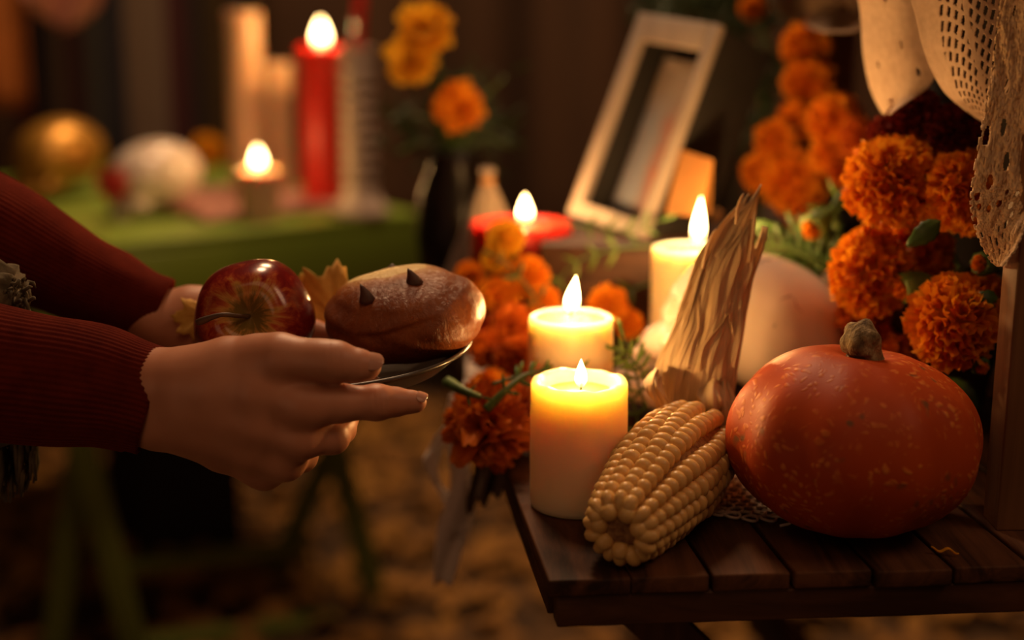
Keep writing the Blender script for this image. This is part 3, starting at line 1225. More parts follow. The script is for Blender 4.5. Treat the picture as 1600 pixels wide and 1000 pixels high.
sprig([(1010, 600, 1.12), (1000, 575, 1.11), (985, 560, 1.10), (962, 548, 1.10)], 'feathery green sprig between the two shorter candles and the corn husk', 4, .020, True)
sprig([(1012, 640, 1.12), (1000, 610, 1.11), (990, 570, 1.10), (976, 530, 1.11)], 'upright green sprig rising beside the corn husk', 4, .020, True)
sprig([(1015, 700, 1.13), (1000, 670, 1.12), (992, 640, 1.11), (985, 610, 1.11)], 'low dark green sprig behind the corner candle and corn', 3, .018)
sprig([(770, 600, 1.07), (820, 585, 1.09), (870, 578, 1.09), (925, 582, 1.085)], 'green sprig lying behind the rim of the corner candle', 6, .016, True)
sprig([(760, 640, 1.06), (790, 610, 1.06), (815, 590, 1.07), (840, 580, 1.08)], 'curved dark green stem with leaves from the ruffled rust marigold', 3, .018, rad=.003)
sprig([(700, 598, 1.08), (718, 608, 1.06), (735, 615, 1.05), (752, 620, 1.05)], 'thick green stem end sticking out beyond the table edge under the plate', 1, .012, rad=.0045)
sprig([(860, 345, 1.36), (920, 355, 1.36), (980, 360, 1.35), (1030, 345, 1.35)], 'long green stem lying across the foot of the picture frame', 4, .020)
sprig([(1020, 385, 1.36), (960, 390, 1.35), (900, 410, 1.34), (850, 470, 1.33)], 'arched green stem in front of the riser box', 4, .022, True)
sprig([(1020, 440, 1.34), (985, 455, 1.32), (955, 480, 1.30), (925, 500, 1.3)], 'drooping green stem behind the leaning flame', 4, .02, True)
sprig([(870, 520, 1.27), (840, 470, 1.27), (800, 420, 1.28), (770, 400, 1.3)], 'green stem climbing before the wide red candle', 3, .018)
sprig([(1330, 480, 1.26), (1290, 420, 1.26), (1240, 390, 1.27), (1185, 380, 1.28)], 'mossy dark green sprig arching over the crown of the ivory skull', 9, .034, rad=.004)
sprig([(1360, 520, 1.28), (1330, 440, 1.28), (1290, 380, 1.29), (1230, 360, 1.30)], 'dark green sprig behind the arch over the ivory skull', 9, .036)
sprig([(1350, 330, 1.30), (1310, 320, 1.30), (1290, 345, 1.29), (1265, 370, 1.28)], 'green stem of leaves beside the half open bud', 5, .03, True)


# ruffled rust marigold at the table edge: petals big enough to be told apart
def big_petal(m):
    def fn(u, v):
        q = 2 * u - 1
        w = .08 + .36 * math.sin(PI * min(.82, .05 + .80 * v)) ** 1.1
        edge = v ** 2
        x = q * w
        z = v * (1 - .16 * q * q * v) + .035 * math.sin(q * 8) * edge
        y = -.34 * v ** 3 + .22 * q * q * v ** .8 + .055 * math.sin(q * 7 + 1) * edge - .10 * max(0, v - .75)
        return (x, y, z)
    V, F, UV = sheet(fn, 11, 9)
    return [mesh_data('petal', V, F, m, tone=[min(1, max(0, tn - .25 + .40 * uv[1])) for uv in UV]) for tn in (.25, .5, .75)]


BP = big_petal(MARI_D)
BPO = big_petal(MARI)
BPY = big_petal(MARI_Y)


def ruffled(px, py, Y, rpx, axis, meshes, label, rings=((9, 8), (12, 26), (15, 46), (18, 66), (18, 86), (12, 104)), stem_to=None):
    P = W(px, py, Y)
    r = rpx * mpp(P)
    ax = Vector(axis).normalized()
    t = thing('ruffled_marigold', P, label, 'flower')
    R0 = Matrix.Translation(P - ax * r * .35) @ rot_to(ax)
    for n, pol in rings:
        for k in range(n):
            az = 2 * PI * (k + random.uniform(-.25, .25)) / n + pol
            po = math.radians(pol + random.uniform(-9, 9))
            ln = r * (.96 + .22 * math.cos(po)) * random.uniform(.82, 1.08)
            M = R0 @ Matrix.Rotation(az, 4, 'Z') @ Matrix.Rotation(po, 4, 'X') @ Matrix.Rotation(random.uniform(-.35, .35), 4, 'Z') @ Matrix.Diagonal((ln * random.uniform(.75, 1.0), ln, ln, 1))
            place('petal', random.choice(meshes), t, M)
    place('calyx', CALYX, t, R0 @ Matrix.Translation(Vector((0, 0, .25 * r))) @ Matrix.Scale(r * .8, 4))
    if stem_to is not None:
        S = P - ax * r * 1.1
        mk('stem', tube(spline([S, S - ax * .02, (S + Vector(stem_to)) / 2, Vector(stem_to)], 10), .0025, 8), STEMG, t)
    return t


ruffled(757, 668, 1.08, 66, (-.35, -.85, .30), BP, 'ruffled rust-orange marigold lying at the table edge beside the corner candle', stem_to=G(800, 640, TAB + .02))
ruffled(806, 640, 1.12, 44, (-.1, -.8, .6), BP, 'second rust-orange marigold squeezed between the ruffled one and the corner candle', stem_to=G(840, 620, TAB + .012))
ruffled(765, 606, 1.16, 34, (-.3, -.6, .8), BPO, 'orange marigold peeking over the ruffled rust one below the plate rim', stem_to=G(800, 600, TAB + .012))

# blooms between the bread and the candles
for px, py, Y, rr, ax, c, lb in [
    (790, 372, 1.33, 30, (-.2, -.8, .5), 'yellow', 'yellow marigold in front of the wide red candle'),
    (775, 405, 1.34, 22, (.2, -.9, .1), 'yellow', 'small yellow bloom under the yellow one before the red candle'),
    (825, 432, 1.30, 34, (-.3, -.9, .3), 'orange', 'orange marigold below the wide red candle'),
    (780, 462, 1.30, 34, (-.4, -.8, .3), 'orange', 'orange marigold just past the bread and below the yellow blooms'),
    (733, 432, 1.36, 24, (-.5, -.8, .3), 'orange', 'small orange marigold peeping above the bread end'),
    (850, 470, 1.28, 26, (.1, -.9, .3), 'orange', 'orange marigold touching the side of the leaning-flame candle'),
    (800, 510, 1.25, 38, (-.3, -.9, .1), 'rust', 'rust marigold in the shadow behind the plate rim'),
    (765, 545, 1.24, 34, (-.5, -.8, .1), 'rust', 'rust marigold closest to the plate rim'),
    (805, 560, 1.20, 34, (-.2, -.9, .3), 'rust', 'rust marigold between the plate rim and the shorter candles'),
    (950, 478, 1.27, 34, (.0, -.8, .6), 'orange', 'bright orange marigold glowing behind the leaning flame'),
    (982, 505, 1.28, 24, (.4, -.8, .3), 'orange', 'orange petals beside the glowing bloom, nearer the tallest candle'),
]:
    marigold(px, py, Y, rr, ax, c, lb, stem_to=Vector((W(px, py, Y).x + random.uniform(-.02, .02), Y + .04, TAB + .01)))

# ================================================================== DOILY on the table
LACE_W = mat('white_cotton', [(.3, (.78, .64, .52)), (.7, (.88, .74, .62))], scale=200, rough=.9, bump_s=.3)
dc = G(1168, 775, TAB)
dv, df = [], []
parts = []
pts = {}
sp_h = .0098
for i in range(-7, 8):
    for j in range(-7, 8):
        for sub in (0, 1):
            x = (i + j * .5) * sp_h + (0 if sub == 0 else sp_h * .5)
            y = j * sp_h * .866 + (0 if sub == 0 else sp_h * .289)
            if (x / .062) ** 2 + (y / .050) ** 2 < 1 + .12 * math.sin(math.atan2(y, x) * 7):
                pts[(i, j, sub)] = Vector((dc.x + x + random.uniform(-.0012, .0012), dc.y + y + random.uniform(-.0012, .0012), TAB + .0016 + random.uniform(0, .0012)))
for (i, j, s), p in pts.items():
    if s == 0:
        for q in ((i, j, 1), (i - 1, j, 1), (i, j - 1, 1)):
            if q in pts:
                b = pts[q]
                parts.append(tube([p, (p + b) / 2 + Vector((random.uniform(-.0006, .0006), random.uniform(-.0006, .0006), .0004)), b], .0013, 6))
edge = []
for k in range(30):
    a = 2 * PI * k / 30
    e = 1 + .06 * math.sin(a * 7)
    c = Vector((dc.x + .061 * e * math.cos(a), dc.y + .050 * e * math.sin(a), TAB + .0022))
    r_ = .0055
    parts.append(tube([c + Vector((r_ * math.cos(b), r_ * math.sin(b), .0005 * math.sin(b * 2))) for b in [2 * PI * q / 12 for q in range(13)]], .0011, 6, cap=False))
tl = G(1205, 815, TAB)
parts.append(tube(spline([tl + Vector((-.010, .012, .002)), tl + Vector((.002, .002, .003)), tl + Vector((.010, -.004, .006)), tl + Vector((.012, -.010, .003)), tl + Vector((.004, -.012, .0015))], 18), .0011, 6))
o = mk('lace_doily', join(*parts), LACE_W, base=(dc.x, dc.y, TAB))
tag(o, 'white crocheted doily with a curled loose thread, partly under the squash', 'doily')

pt = G(1476, 867, TAB)
o = mk('dry_petal', sheet(lambda u, v: pt + Vector(((u - .5) * .017, (u - .5) * -.006 + (v - .5) * .0035 * math.sin(PI * (u * .9 + .05)), .0012 + .003 * math.cos(u * 5) ** 2 + .002 * abs(v - .5))), 14, 5), MARI_Y, base=pt,
       tone=[.3] * 70)
solid(o, .0004)
tag(o, 'single curled dry petal on the bare planks in front of the squash', 'petal')

# ================================================================== CRATE POST and LACE
post_c = Vector((.341 + .030, .957, TAB))
crate = thing('wooden_crate', (.37, .96, TAB), 'pale pine crate frame at the table end that carries the lace cloth', 'crate')
CR_TOP = 1.135
mk('post', box((.371, .957, (TAB + CR_TOP) / 2), (.060, .030, CR_TOP - TAB), None, .0015), PINE, crate)
mk('post', box((.371, 1.70, (TAB + CR_TOP) / 2), (.060, .030, CR_TOP - TAB), None, .0015), PINE, crate)
mk('post', box((.72, .957, (TAB + CR_TOP) / 2), (.060, .030, CR_TOP - TAB), None, .0015), PINE, crate)
mk('post', box((.72, 1.70, (TAB + CR_TOP) / 2), (.060, .030, CR_TOP - TAB), None, .0015), PINE, crate)
for k in range(4):
    mk('top_board', box((.365 + k * .115, 1.33, CR_TOP + .009), (.110, .80, .018), None, .002), PINE_X, crate)
MATT_BLACK = mat('matt_black', [(.3, (.010, .006, .004)), (.7, (.018, .010, .007))], scale=30, rough=.95)
mk('dark_infill', box((.585, 1.33, (TAB + CR_TOP) / 2), (.22, .70, CR_TOP - TAB - .004), None, .004), MATT_BLACK, crate)  # black block added so the inside of the crate reads dark

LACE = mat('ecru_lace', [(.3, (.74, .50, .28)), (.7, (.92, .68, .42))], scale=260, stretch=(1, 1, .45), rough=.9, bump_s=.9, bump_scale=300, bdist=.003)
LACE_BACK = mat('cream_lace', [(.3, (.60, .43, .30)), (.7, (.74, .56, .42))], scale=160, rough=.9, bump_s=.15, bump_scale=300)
LACE_DIM = mat('dimmed_lace', [(.3, (.22, .14, .08)), (.7, (.32, .21, .13))], scale=60, rough=.9)  # lace colour darkened for the far fold, so it reads dim
lace = thing('lace_cloth', (.36, 1.33, CR_TOP + .018), 'ecru crocheted lace cloth spread over the pine crate and hanging in points', 'cloth')
mk('cloth_top', box((.53, 1.32, CR_TOP + .0195), (.50, .84, .003), None, .001), LACE, lace)


def lace_panel(name, left, right, Yl, Yr, hole, nu, nv, m, bulge=.0, wave=0.0, th=.0012, lump=0.0):
    """hanging panel between a left and a right outline (lists of photo points, top to bottom), cells cut where hole(u,v)"""
    L, R = spline(left, nv + 1), spline(right, nv + 1)
    V = np.zeros((nv + 1, nu + 1, 3))
    for j in range(nv + 1):
        q = j
        for i in range(nu + 1):
            u = i / nu
            px = L[q][0] + (R[q][0] - L[q][0]) * u
            py = L[q][1] + (R[q][1] - L[q][1]) * u
            Y = Yl + (Yr - Yl) * u - bulge * math.sin(PI * u) + wave * math.sin(u * 9 + j / nv * 2) + lump * (.0042 * noise.noise(Vector((u * 9, j / nv * 12, 3))) + .0030 * abs(noise.noise(Vector((u * 22, j / nv * 34, 7)))) + .0016 * noise.noise(Vector((u * 60, j / nv * 90, 5))))
            V[j, i] = W(px, py, Y)
    F = []
    for j in range(nv):
        for i in range(nu):
            u, v = (i + .5) / nu, (j + .5) / nv
            if hole(u, v):
                continue
            a = j * (nu + 1) + i
            F.append((a, a + 1, a + nu + 2, a + nu + 1))
    used = sorted({k for f in F for k in f})
    mp = {k: n for n, k in enumerate(used)}
    VV = V.reshape(-1, 3)[used]
    o = mk(name, (VV, [tuple(mp[k] for k in f) for f in F]), m, lace)
    solid(o, th)
    return o


def holes_front(u, v):
    x, y = u * 6.5, v * 17
    i, j = math.floor(x), math.floor(y)
    r = math.sin(i * 12.9898 + j * 78.233) * 43758.5453
    r -= math.floor(r)
    cx, cy = i + .5 + .25 * math.sin(j * 2.1 + i), j + .5 + .2 * math.cos(i * 3 + j)
    dx, dy = (x - cx) / (.10 + .17 * r), (y - cy) / (.16 + .28 * r)
    big = r > (.62 if v < .5 else .35)
    return (big and dx * dx + dy * dy < 1) or (v > .93 and abs(math.sin(u * 14)) < .12) or (u < .02 and math.sin(v * 150) > .3)


def holes_slots(u, v):
    if u < .20 - .1 * v or v > .97:
        return False
    x = u * 15 + v * 4
    y = v * 15 + 1.2 * math.sin(u * 6)
    band = u > .24 - .1 * v and not (.50 < u + .05 * math.sin(v * 9) < .55)
    fx, fy = x - math.floor(x), y - math.floor(y)
    return band and .18 < fx + .35 * fy - .17 < .62 and .18 < fy < .86


def holes_dots(u, v):
    for a, b, s in ((.75, .48, .03), (.82, .72, .026), (.45, .08, .03), (.45, .80, .02), (.2, .4, .015), (.6, .3, .012)):
        if ((u - a) / s) ** 2 + ((v - b) / (s * 1.3)) ** 2 < 1:
            return True
    return False


LTOP = [(1568, -40), (1558, 40)]
lace_panel('lace_fold', LTOP + [(1548, 120), (1533, 200), (1518, 290), (1517, 330), (1528, 370), (1546, 405), (1558, 416)],
           [(1660, -40), (1662, 40), (1664, 120), (1664, 200), (1660, 270), (1640, 310), (1606, 345), (1590, 385), (1566, 416)], .972, .928, holes_front, 130, 420, LACE, bulge=-.002, lump=1.0)
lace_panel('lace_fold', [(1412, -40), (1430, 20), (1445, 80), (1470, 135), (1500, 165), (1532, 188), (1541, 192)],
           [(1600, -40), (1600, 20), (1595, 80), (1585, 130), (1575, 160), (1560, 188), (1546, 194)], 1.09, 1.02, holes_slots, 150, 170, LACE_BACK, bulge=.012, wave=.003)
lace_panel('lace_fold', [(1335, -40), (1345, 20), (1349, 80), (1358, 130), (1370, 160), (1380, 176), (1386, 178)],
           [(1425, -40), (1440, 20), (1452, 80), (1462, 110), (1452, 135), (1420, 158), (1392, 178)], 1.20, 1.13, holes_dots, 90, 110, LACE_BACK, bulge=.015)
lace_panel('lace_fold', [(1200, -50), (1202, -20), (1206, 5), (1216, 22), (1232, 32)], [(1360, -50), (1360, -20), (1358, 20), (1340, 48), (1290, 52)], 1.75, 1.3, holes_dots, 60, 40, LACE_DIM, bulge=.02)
mk('lace_fold', sheet(lambda u, v: (.31 + .02 * math.sin(u * 18) - .01 * v, .93 + u * .80, CR_TOP + .022 - .05 * v - .01 * v * math.sin(u * 25)), 80, 8), LACE_BACK, lace)
mk('lace_fold', sheet(lambda u, v: (.338 + u * .4, .936 - .004 * math.sin(u * 30), CR_TOP + .022 - .04 * v), 50, 6), LACE, lace)

# ================================================================== PICTURE FRAME on a riser box
FB = W(885, 347, 1.50)
th = math.radians(54)
wdir = Vector((math.cos(th), -math.sin(th), 0))
nh = Vector((-math.sin(th), -math.cos(th), 0))
lean = math.radians(21)
udir = Vector((0, 0, 1)) * math.cos(lean) - nh * math.sin(lean)
ndir = nh * math.cos(lean) + Vector((0, 0, 1)) * math.sin(lean)
FWID, FHGT, FT, BD = .122, .224, .010, .075
FB = FB + Vector((0, 0, .010))
wdir = (wdir + Vector((0, 0, -.085))).normalized()
udir = (udir - wdir * udir.dot(wdir)).normalized()
ndir = wdir.cross(udir)
FRAME = mat('whitewashed_frame', [(.3, (.34, .28, .24)), (.7, (.44, .37, .32))], scale=30, stretch=(1, 1, .3), rough=.6, bump_s=.3)
MAT_B = mat('black_backing', [(.3, (.008, .006, .005)), (.7, (.014, .010, .008))], rough=.8)
BOXW = mat('black_brown_box', [(.3, (.016, .009, .005)), (.7, (.030, .015, .008))], rough=.7)
fr = thing('picture_frame', FB, 'whitewashed box picture frame with black sides leaning back behind the candles', 'picture frame')
FM = Matrix((wdir, udir, ndir)).transposed().to_4x4()


def FP(a, b, c=0):
    return FB + wdir * a + udir * b + ndir * c


bw = .016
mk('frame_bar', box(FP(bw / 2, FHGT / 2, -FT / 2), (bw, FHGT, FT), FM, .0015), FRAME, fr)
mk('frame_bar', box(FP(FWID - bw * .4, FHGT / 2, -FT / 2), (bw * .8, FHGT, FT), FM, .0015), FRAME, fr)
mk('frame_bar', box(FP(FWID / 2, FHGT - .014, -FT / 2), (FWID - 2 * bw, .028, FT), FM, .0015), FRAME, fr)
mk('frame_bar', box(FP(FWID / 2, bw / 2, -FT / 2), (FWID - 2 * bw, bw, FT), FM, .0015), FRAME, fr)
for a, b, w_, h_ in ((bw - .005, FHGT / 2, .006, FHGT - .01), (FWID - .004, FHGT / 2, .006, FHGT - .004), (FWID / 2, FHGT - .004, FWID - .03, .006), (FWID / 2, .008, FWID - .03, .006)):
    mk('box_side', box(FP(a, b, -FT - BD / 2), (w_, h_, BD), FM, .0008), MAT_B, fr)


def photo_mat():
    m, nt, p = nodes_of('photo_print')
    tc = nt.nodes.new('ShaderNodeTexCoord')
    sp = nt.nodes.new('ShaderNodeSeparateXYZ')
    nt.links.new(tc.outputs['UV'], sp.inputs[0])
    nz = noise_tex(nt, tc.outputs['UV'], 5, 4, dist=.6)
    a = node(nt, 'ShaderNodeMath', operation='MULTIPLY_ADD')
    a.inputs[1].default_value = .35
    nt.links.new(nz, a.inputs[0])
    nt.links.new(sp.outputs['X'], a.inputs[2])
    c1 = ramp(nt, a.outputs[0], [(.12, (.10, .08, .08)), (.26, (.22, .23, .30)), (.42, (.30, .34, .46)), (.56, (.34, .30, .34)), (.72, (.50, .19, .13)), (.90, (.48, .22, .17)), (1.1, (.36, .32, .32))])
    c2 = ramp(nt, a.outputs[0], [(.2, (.28, .22, .18)), (.6, (.46, .40, .38)), (1.0, (.36, .32, .30))])
    mx = node(nt, 'ShaderNodeMix', data_type='RGBA')
    f = ramp(nt, sp.outputs['Y'], [(.62, (0, 0, 0)), (.80, (1, 1, 1))])
    nt.links.new(f, mx.inputs['Factor'])
    nt.links.new(c1, mx.inputs['A'])
    nt.links.new(c2, mx.inputs['B'])
    nt.links.new(mx.outputs['Result'], p.inputs['Base Color'])
    p.inputs['Roughness'].default_value = .35
    return m


q = sheet(lambda u, v: FP(bw + (FWID - 2 * bw) * u, bw + (FHGT - bw - .03) * v, -FT - .032), 8, 12)
mk('photo', q, photo_mat(), fr)
mk('backing', box(FP(FWID / 2, FHGT / 2, -FT - BD - .002), (FWID - .01, FHGT - .01, .004), FM, .0005), MAT_B, fr)
mk('slip_border', box(FP(FWID / 2 + .006, FHGT - .040, -FT - .028), (FWID - 2 * bw - .012, .012, .003), FM, .0005), FRAME, fr)
mk('easel_leg', beam(FP(.06, .17, -FT - BD - .006), Vector((FP(.06, 0).x + .15, FP(.06, 0).y + .12, FB.z - .008)), .03, .004), MAT_B, fr)
RZ = FB.z - .012
ctr = FP(.085, 0) + Vector((.055, .02, 0))
o = mk('riser_box', box((ctr.x, ctr.y, (TAB + RZ) / 2), (.24, .20, RZ - TAB), Matrix.Rotation(-th * .2, 4, 'Z'), .004), WOOD_DARK_X, base=(ctr.x, ctr.y, TAB))
tag(o, 'dark wooden riser box that lifts the picture frame above the table', 'box')

# folded card and flat cracker at the foot of the frame
KRAFT = mat('amber_card', [(.3, (.46, .19, .04)), (.7, (.55, .25, .06))], scale=25, rough=.7)
cd = thing('folded_card', W(1062, 338, 1.36), 'amber paper card standing folded in front of the leaning picture frame', 'card')
c0, c1_, c2_, c3 = W(1040, 335, 1.40), W(1094, 338, 1.34), W(1114, 250, 1.365), W(1064, 234, 1.42)
q = sheet(lambda u, v: c0.lerp(c1_, u).lerp(c3.lerp(c2_, u), v), 4, 4)
solid(mk('card_face', q, KRAFT, cd, smooth=False), .0012)
b0, b1 = W(1040, 330, 1.46), W(1110, 333, 1.42)
q2 = sheet(lambda u, v: b0.lerp(b1, u).lerp(c3.lerp(c2_, u), v), 4, 4)
solid(mk('card_back', q2, KRAFT, cd, smooth=False), .0012)
ck = G(1050, 338, RZ + .003)
o = mk('flat_biscuit', lathe([(0, 0), (.045, 0), (.052, .002), (.054, .005), (.050, .008), (0, .009)], 40, (ck.x, ck.y, RZ + .0005),
                              mod=lambda r, z, a: (r * (1 + .05 * math.sin(a * 3 + 1) + .02 * math.sin(a * 11)), z)), KRAFT, base=(ck.x, ck.y, RZ))
tag(o, 'thin amber biscuit lying flat at the foot of the picture frame', 'biscuit')

# ================================================================== LACE RUNNER at the table's left edge
runner = thing('lace_runner', G(735, 640, TAB), 'white lace runner gathered at the table edge with loose strips hanging down', 'runner')
TULLE_D = mat('dimmed_tulle', [(.3, (.24, .18, .13)), (.7, (.34, .26, .20))], scale=300, rough=.9, bump_s=.5)  # white tulle darkened in colour to keep the pouch dim near the candle
TULLE = mat('white_tulle', [(.3, (.74, .62, .52)), (.7, (.88, .76, .66))], scale=300, rough=.9, bump_s=.5)


def strip(pts, w, n=40, seed=0):
    sp = spline(pts, n)

    def fn(u, v):
        q = sp[min(n - 1, int(v * (n - 1)))]
        P = W(q[0], q[1], q[2])
        ww = w * (1 + .35 * math.sin(v * 9 + seed)) * mpp(P)
        return P + Vector(((u - .5) * 2 * ww, .0022 * math.sin(u * 6 + v * 11 + seed), .002 * math.sin(u * 6 + v * 17 + seed)))
    return sheet(fn, 9, n)


solid(mk('hanging_strip', strip([(725, 620, 1.20), (712, 690, 1.19), (716, 760, 1.18), (706, 830, 1.18), (692, 912, 1.18)], 17, seed=1), TULLE, runner), .0008)
solid(mk('hanging_strip', strip([(722, 640, 1.22), (726, 720, 1.21), (728, 790, 1.21), (722, 850, 1.21)], 11, seed=2), TULLE, runner), .0008)
solid(mk('hanging_strip', strip([(712, 650, 1.20), (690, 685, 1.20), (673, 720, 1.20), (682, 750, 1.20), (700, 785, 1.20)], 9, seed=4), TULLE, runner), .0008)
NET = mat('grey_net', [(.3, (.10, .065, .035)), (.7, (.16, .10, .055))], scale=200, rough=.9)


def net(u, v):
    P = W(735 + u * 70 + 6 * math.sin(v * 5), 690 + v * (110 - 40 * u + 8 * math.sin(u * 20)), 1.16 - .05 * u + .01 * math.sin(u * 14))
    return P


solid(mk('net_flap', sheet(net, 40, 16), NET, runner), .0006)
P0 = G(760, 545, TAB + .003)


def run_top(u, v):
    a, b = G(722, 632, TAB + .004), G(790, 620, TAB + .004)
    c, d = W(735, 520, 1.5), W(830, 520, 1.5)
    q = a.lerp(b, u).lerp(c.lerp(d, u), v)
    return (q.x, q.y, TAB + .004 + .004 * math.sin(u * 20 + v * 9) ** 2)


solid(mk('runner_top', sheet(run_top, 30, 40), TULLE, runner), .0008)

# white tulle pouch standing behind the red candle
pc = Vector((W(762, 400, 1.56).x, 1.56, TAB))
pouch = thing('tulle_pouch', pc, 'gathered white tulle pouch standing behind the wide red candle', 'pouch')
hp = zat(262, 1.56) - TAB


def pouch_mod(r, z, a):
    return r * (1 + .16 * math.sin(a * 9 + z * 30) + .06 * math.sin(a * 17)), z


prof = [(0, 0)] + [(.056 * max(0, 1 - t / .94) ** .85 + .0035, hp * t) for t in [i / 16 for i in range(15)]] + [(.004, hp * .94), (.009, hp * .97), (.007, hp), (0, hp * .99)]
mk('pouch_body', lathe(prof, 72, pc, mod=pouch_mod), TULLE_D, pouch)
mk('tie', lathe([(.006, -.003), (.0085, -.002), (.009, 0), (.0085, .002), (.006, .003)], 24, pc + Vector((0, 0, hp * .92))), KRAFT, pouch)
# ================================================================== VASE WITH MARIGOLDS behind the red candle
vc = Vector((W(712, 400, 1.74).x, 1.74, TAB))
DARKV = mat('dark_glaze', [(.3, (.012, .008, .006)), (.7, (.022, .014, .010))], rough=.3)
o = mk('vase', lathe([(0, 0), (.035, 0), (.042, .01), (.050, .08), (.044, .13), (.030, .165), (.034, .18), (.028, .18), (.024, .165), (0, .15)], 40, vc), DARKV, base=vc)
tag(o, 'dark glazed vase of yellow marigolds behind the white pouch', 'vase')
vm = vc + Vector((0, 0, .165))
for px, py, rr, ax, c, lb in [
    (662, 44, 44, (-.2, -.9, .4), 'yellow', 'upper yellow marigold of the pair standing tallest in the vase'),
    (640, 92, 42, (-.3, -.9, .1), 'yellow', 'lower yellow marigold of the pair standing tallest in the vase'),
    (715, 165, 40, (.0, -1, .12), 'orange', 'orange-yellow marigold facing the camera over the vase foliage'),
]:
    ruffled(px, py, 1.66, rr, ax, BPY if c == 'yellow' else BPO, lb, rings=((6, 12), (9, 38), (12, 62), (12, 82)), stem_to=vm)
V, F = [], []
bush = thing('vase_foliage', vm, 'dark green feathery foliage filling the vase under the marigolds', 'foliage')
base_v = [np.array(v.co) for v in LFT_D.vertices]
base_f = [tuple(p.vertices) for p in LFT_D.polygons]
for k in range(260):
    px, py = random.gauss(705, 52), random.gauss(212, 44)
    if not (600 < px < 815 and 95 < py < 300):
        continue
    P = W(px, py, 1.80 + random.uniform(-.04, .08))
    d = Vector((random.uniform(-1, 1), random.uniform(-.6, .3), random.uniform(-.3, 1))).normalized()
    M = Matrix.Translation(P) @ rot_to(d, (random.uniform(-1, 1), -1, random.uniform(-1, 1))) @ Matrix.Scale(random.uniform(.018, .034), 4)
    n = len(V)
    V += [tuple(M @ Vector(v)) for v in base_v]
    F += [tuple(i + n for i in f) for f in base_f]
o = mk('leaf_mass', (V, F), LEAFDK, bush)
o['kind'] = 'stuff'
for px, py in ((640, 180), (690, 110), (735, 110), (790, 120), (770, 200), (620, 240), (800, 230)):
    mk('stem', tube(spline([vm, (vm + W(px, py, 1.74)) / 2 + Vector((0, 0, .02)), W(px, py, 1.74)], 10), .0018, 6), STEMG, bush)
# greenery over the top of the picture frame
grn = thing('hanging_foliage', W(1110, 10, 1.85), 'dark green foliage hanging above the picture frame', 'foliage')
V, F = [], []
for k in range(420):
    px, py = random.uniform(1010, 1215), random.gauss(0, 26)
    if py > 40 + max(0, px - 1140) * .8 or (px < 1130 and py > 18):
        continue
    P = W(px, py, 1.85 + random.uniform(-.07, .07))
    d = Vector((random.uniform(-1, 1), random.uniform(-.6, .3), random.uniform(-1, .3))).normalized()
    M = Matrix.Translation(P) @ rot_to(d, (random.uniform(-1, 1), -1, random.uniform(-1, 1))) @ Matrix.Scale(random.uniform(.02, .04), 4)
    n = len(V)
    V += [tuple(M @ Vector(v)) for v in base_v]
    F += [tuple(i + n for i in f) for f in base_f]
for a in range(5):
    px = random.uniform(1172, 1205)
    P = W(px, random.uniform(80, 300), 1.75)
    for b in range(12):
        d = Vector((random.uniform(-1, 1), random.uniform(-.6, .3), random.uniform(-1, .6))).normalized()
        M = Matrix.Translation(P + Vector((random.gauss(0, .02), random.gauss(0, .02), random.gauss(0, .03)))) @ rot_to(d, (random.uniform(-1, 1), -1, .2)) @ Matrix.Scale(.035, 4)
        n = len(V)
        V += [tuple(M @ Vector(v)) for v in base_v]
        F += [tuple(i + n for i in f) for f in base_f]
o = mk('leaf_mass', (V, F), LEAFDK, grn)
o['kind'] = 'stuff'
mk('vine', tube(spline([W(1000, -60, 1.86), W(1100, 0, 1.86), W(1180, 20, 1.84), W(1190, 150, 1.76), W(1185, 300, 1.75), Vector((W(1185, 300, 1.75).x, 1.75, TAB))], 40), .004, 8), STEMG, grn)

# ================================================================== PLATE, APPLE, BREAD, LEAVES
PC = W(520, 546, 1.022)                          # centre of the plate's rim
GLAZE = mat('grey_glaze', [(.3, (.035, .028, .022)), (.7, (.055, .044, .034))], scale=30, rough=.28, spec=.5)
PR = 222 * mpp(PC)
PMx = Matrix.Translation(PC - Vector((0, 0, .026))) @ Matrix.Rotation(math.radians(-3.0), 4, 'Y') @ Matrix.Rotation(math.radians(1.5), 4, 'X')
pl = mk('plate', lathe([(0, .0), (.045, .0), (.047, -.003), (.052, -.003), (.056, .001), (PR * .80, .012), (PR - .006, .0235), (PR - .001, .0262), (PR, .0278), (PR - .001, .029), (PR - .003, .0288),
                        (PR - .010, .0245), (PR * .78, .0165), (.055, .0055), (0, .005)], 96, M=PMx), GLAZE, base=PC - Vector((0, 0, .03)))
tag(pl, 'shallow dark grey ceramic plate held in both hands', 'plate')


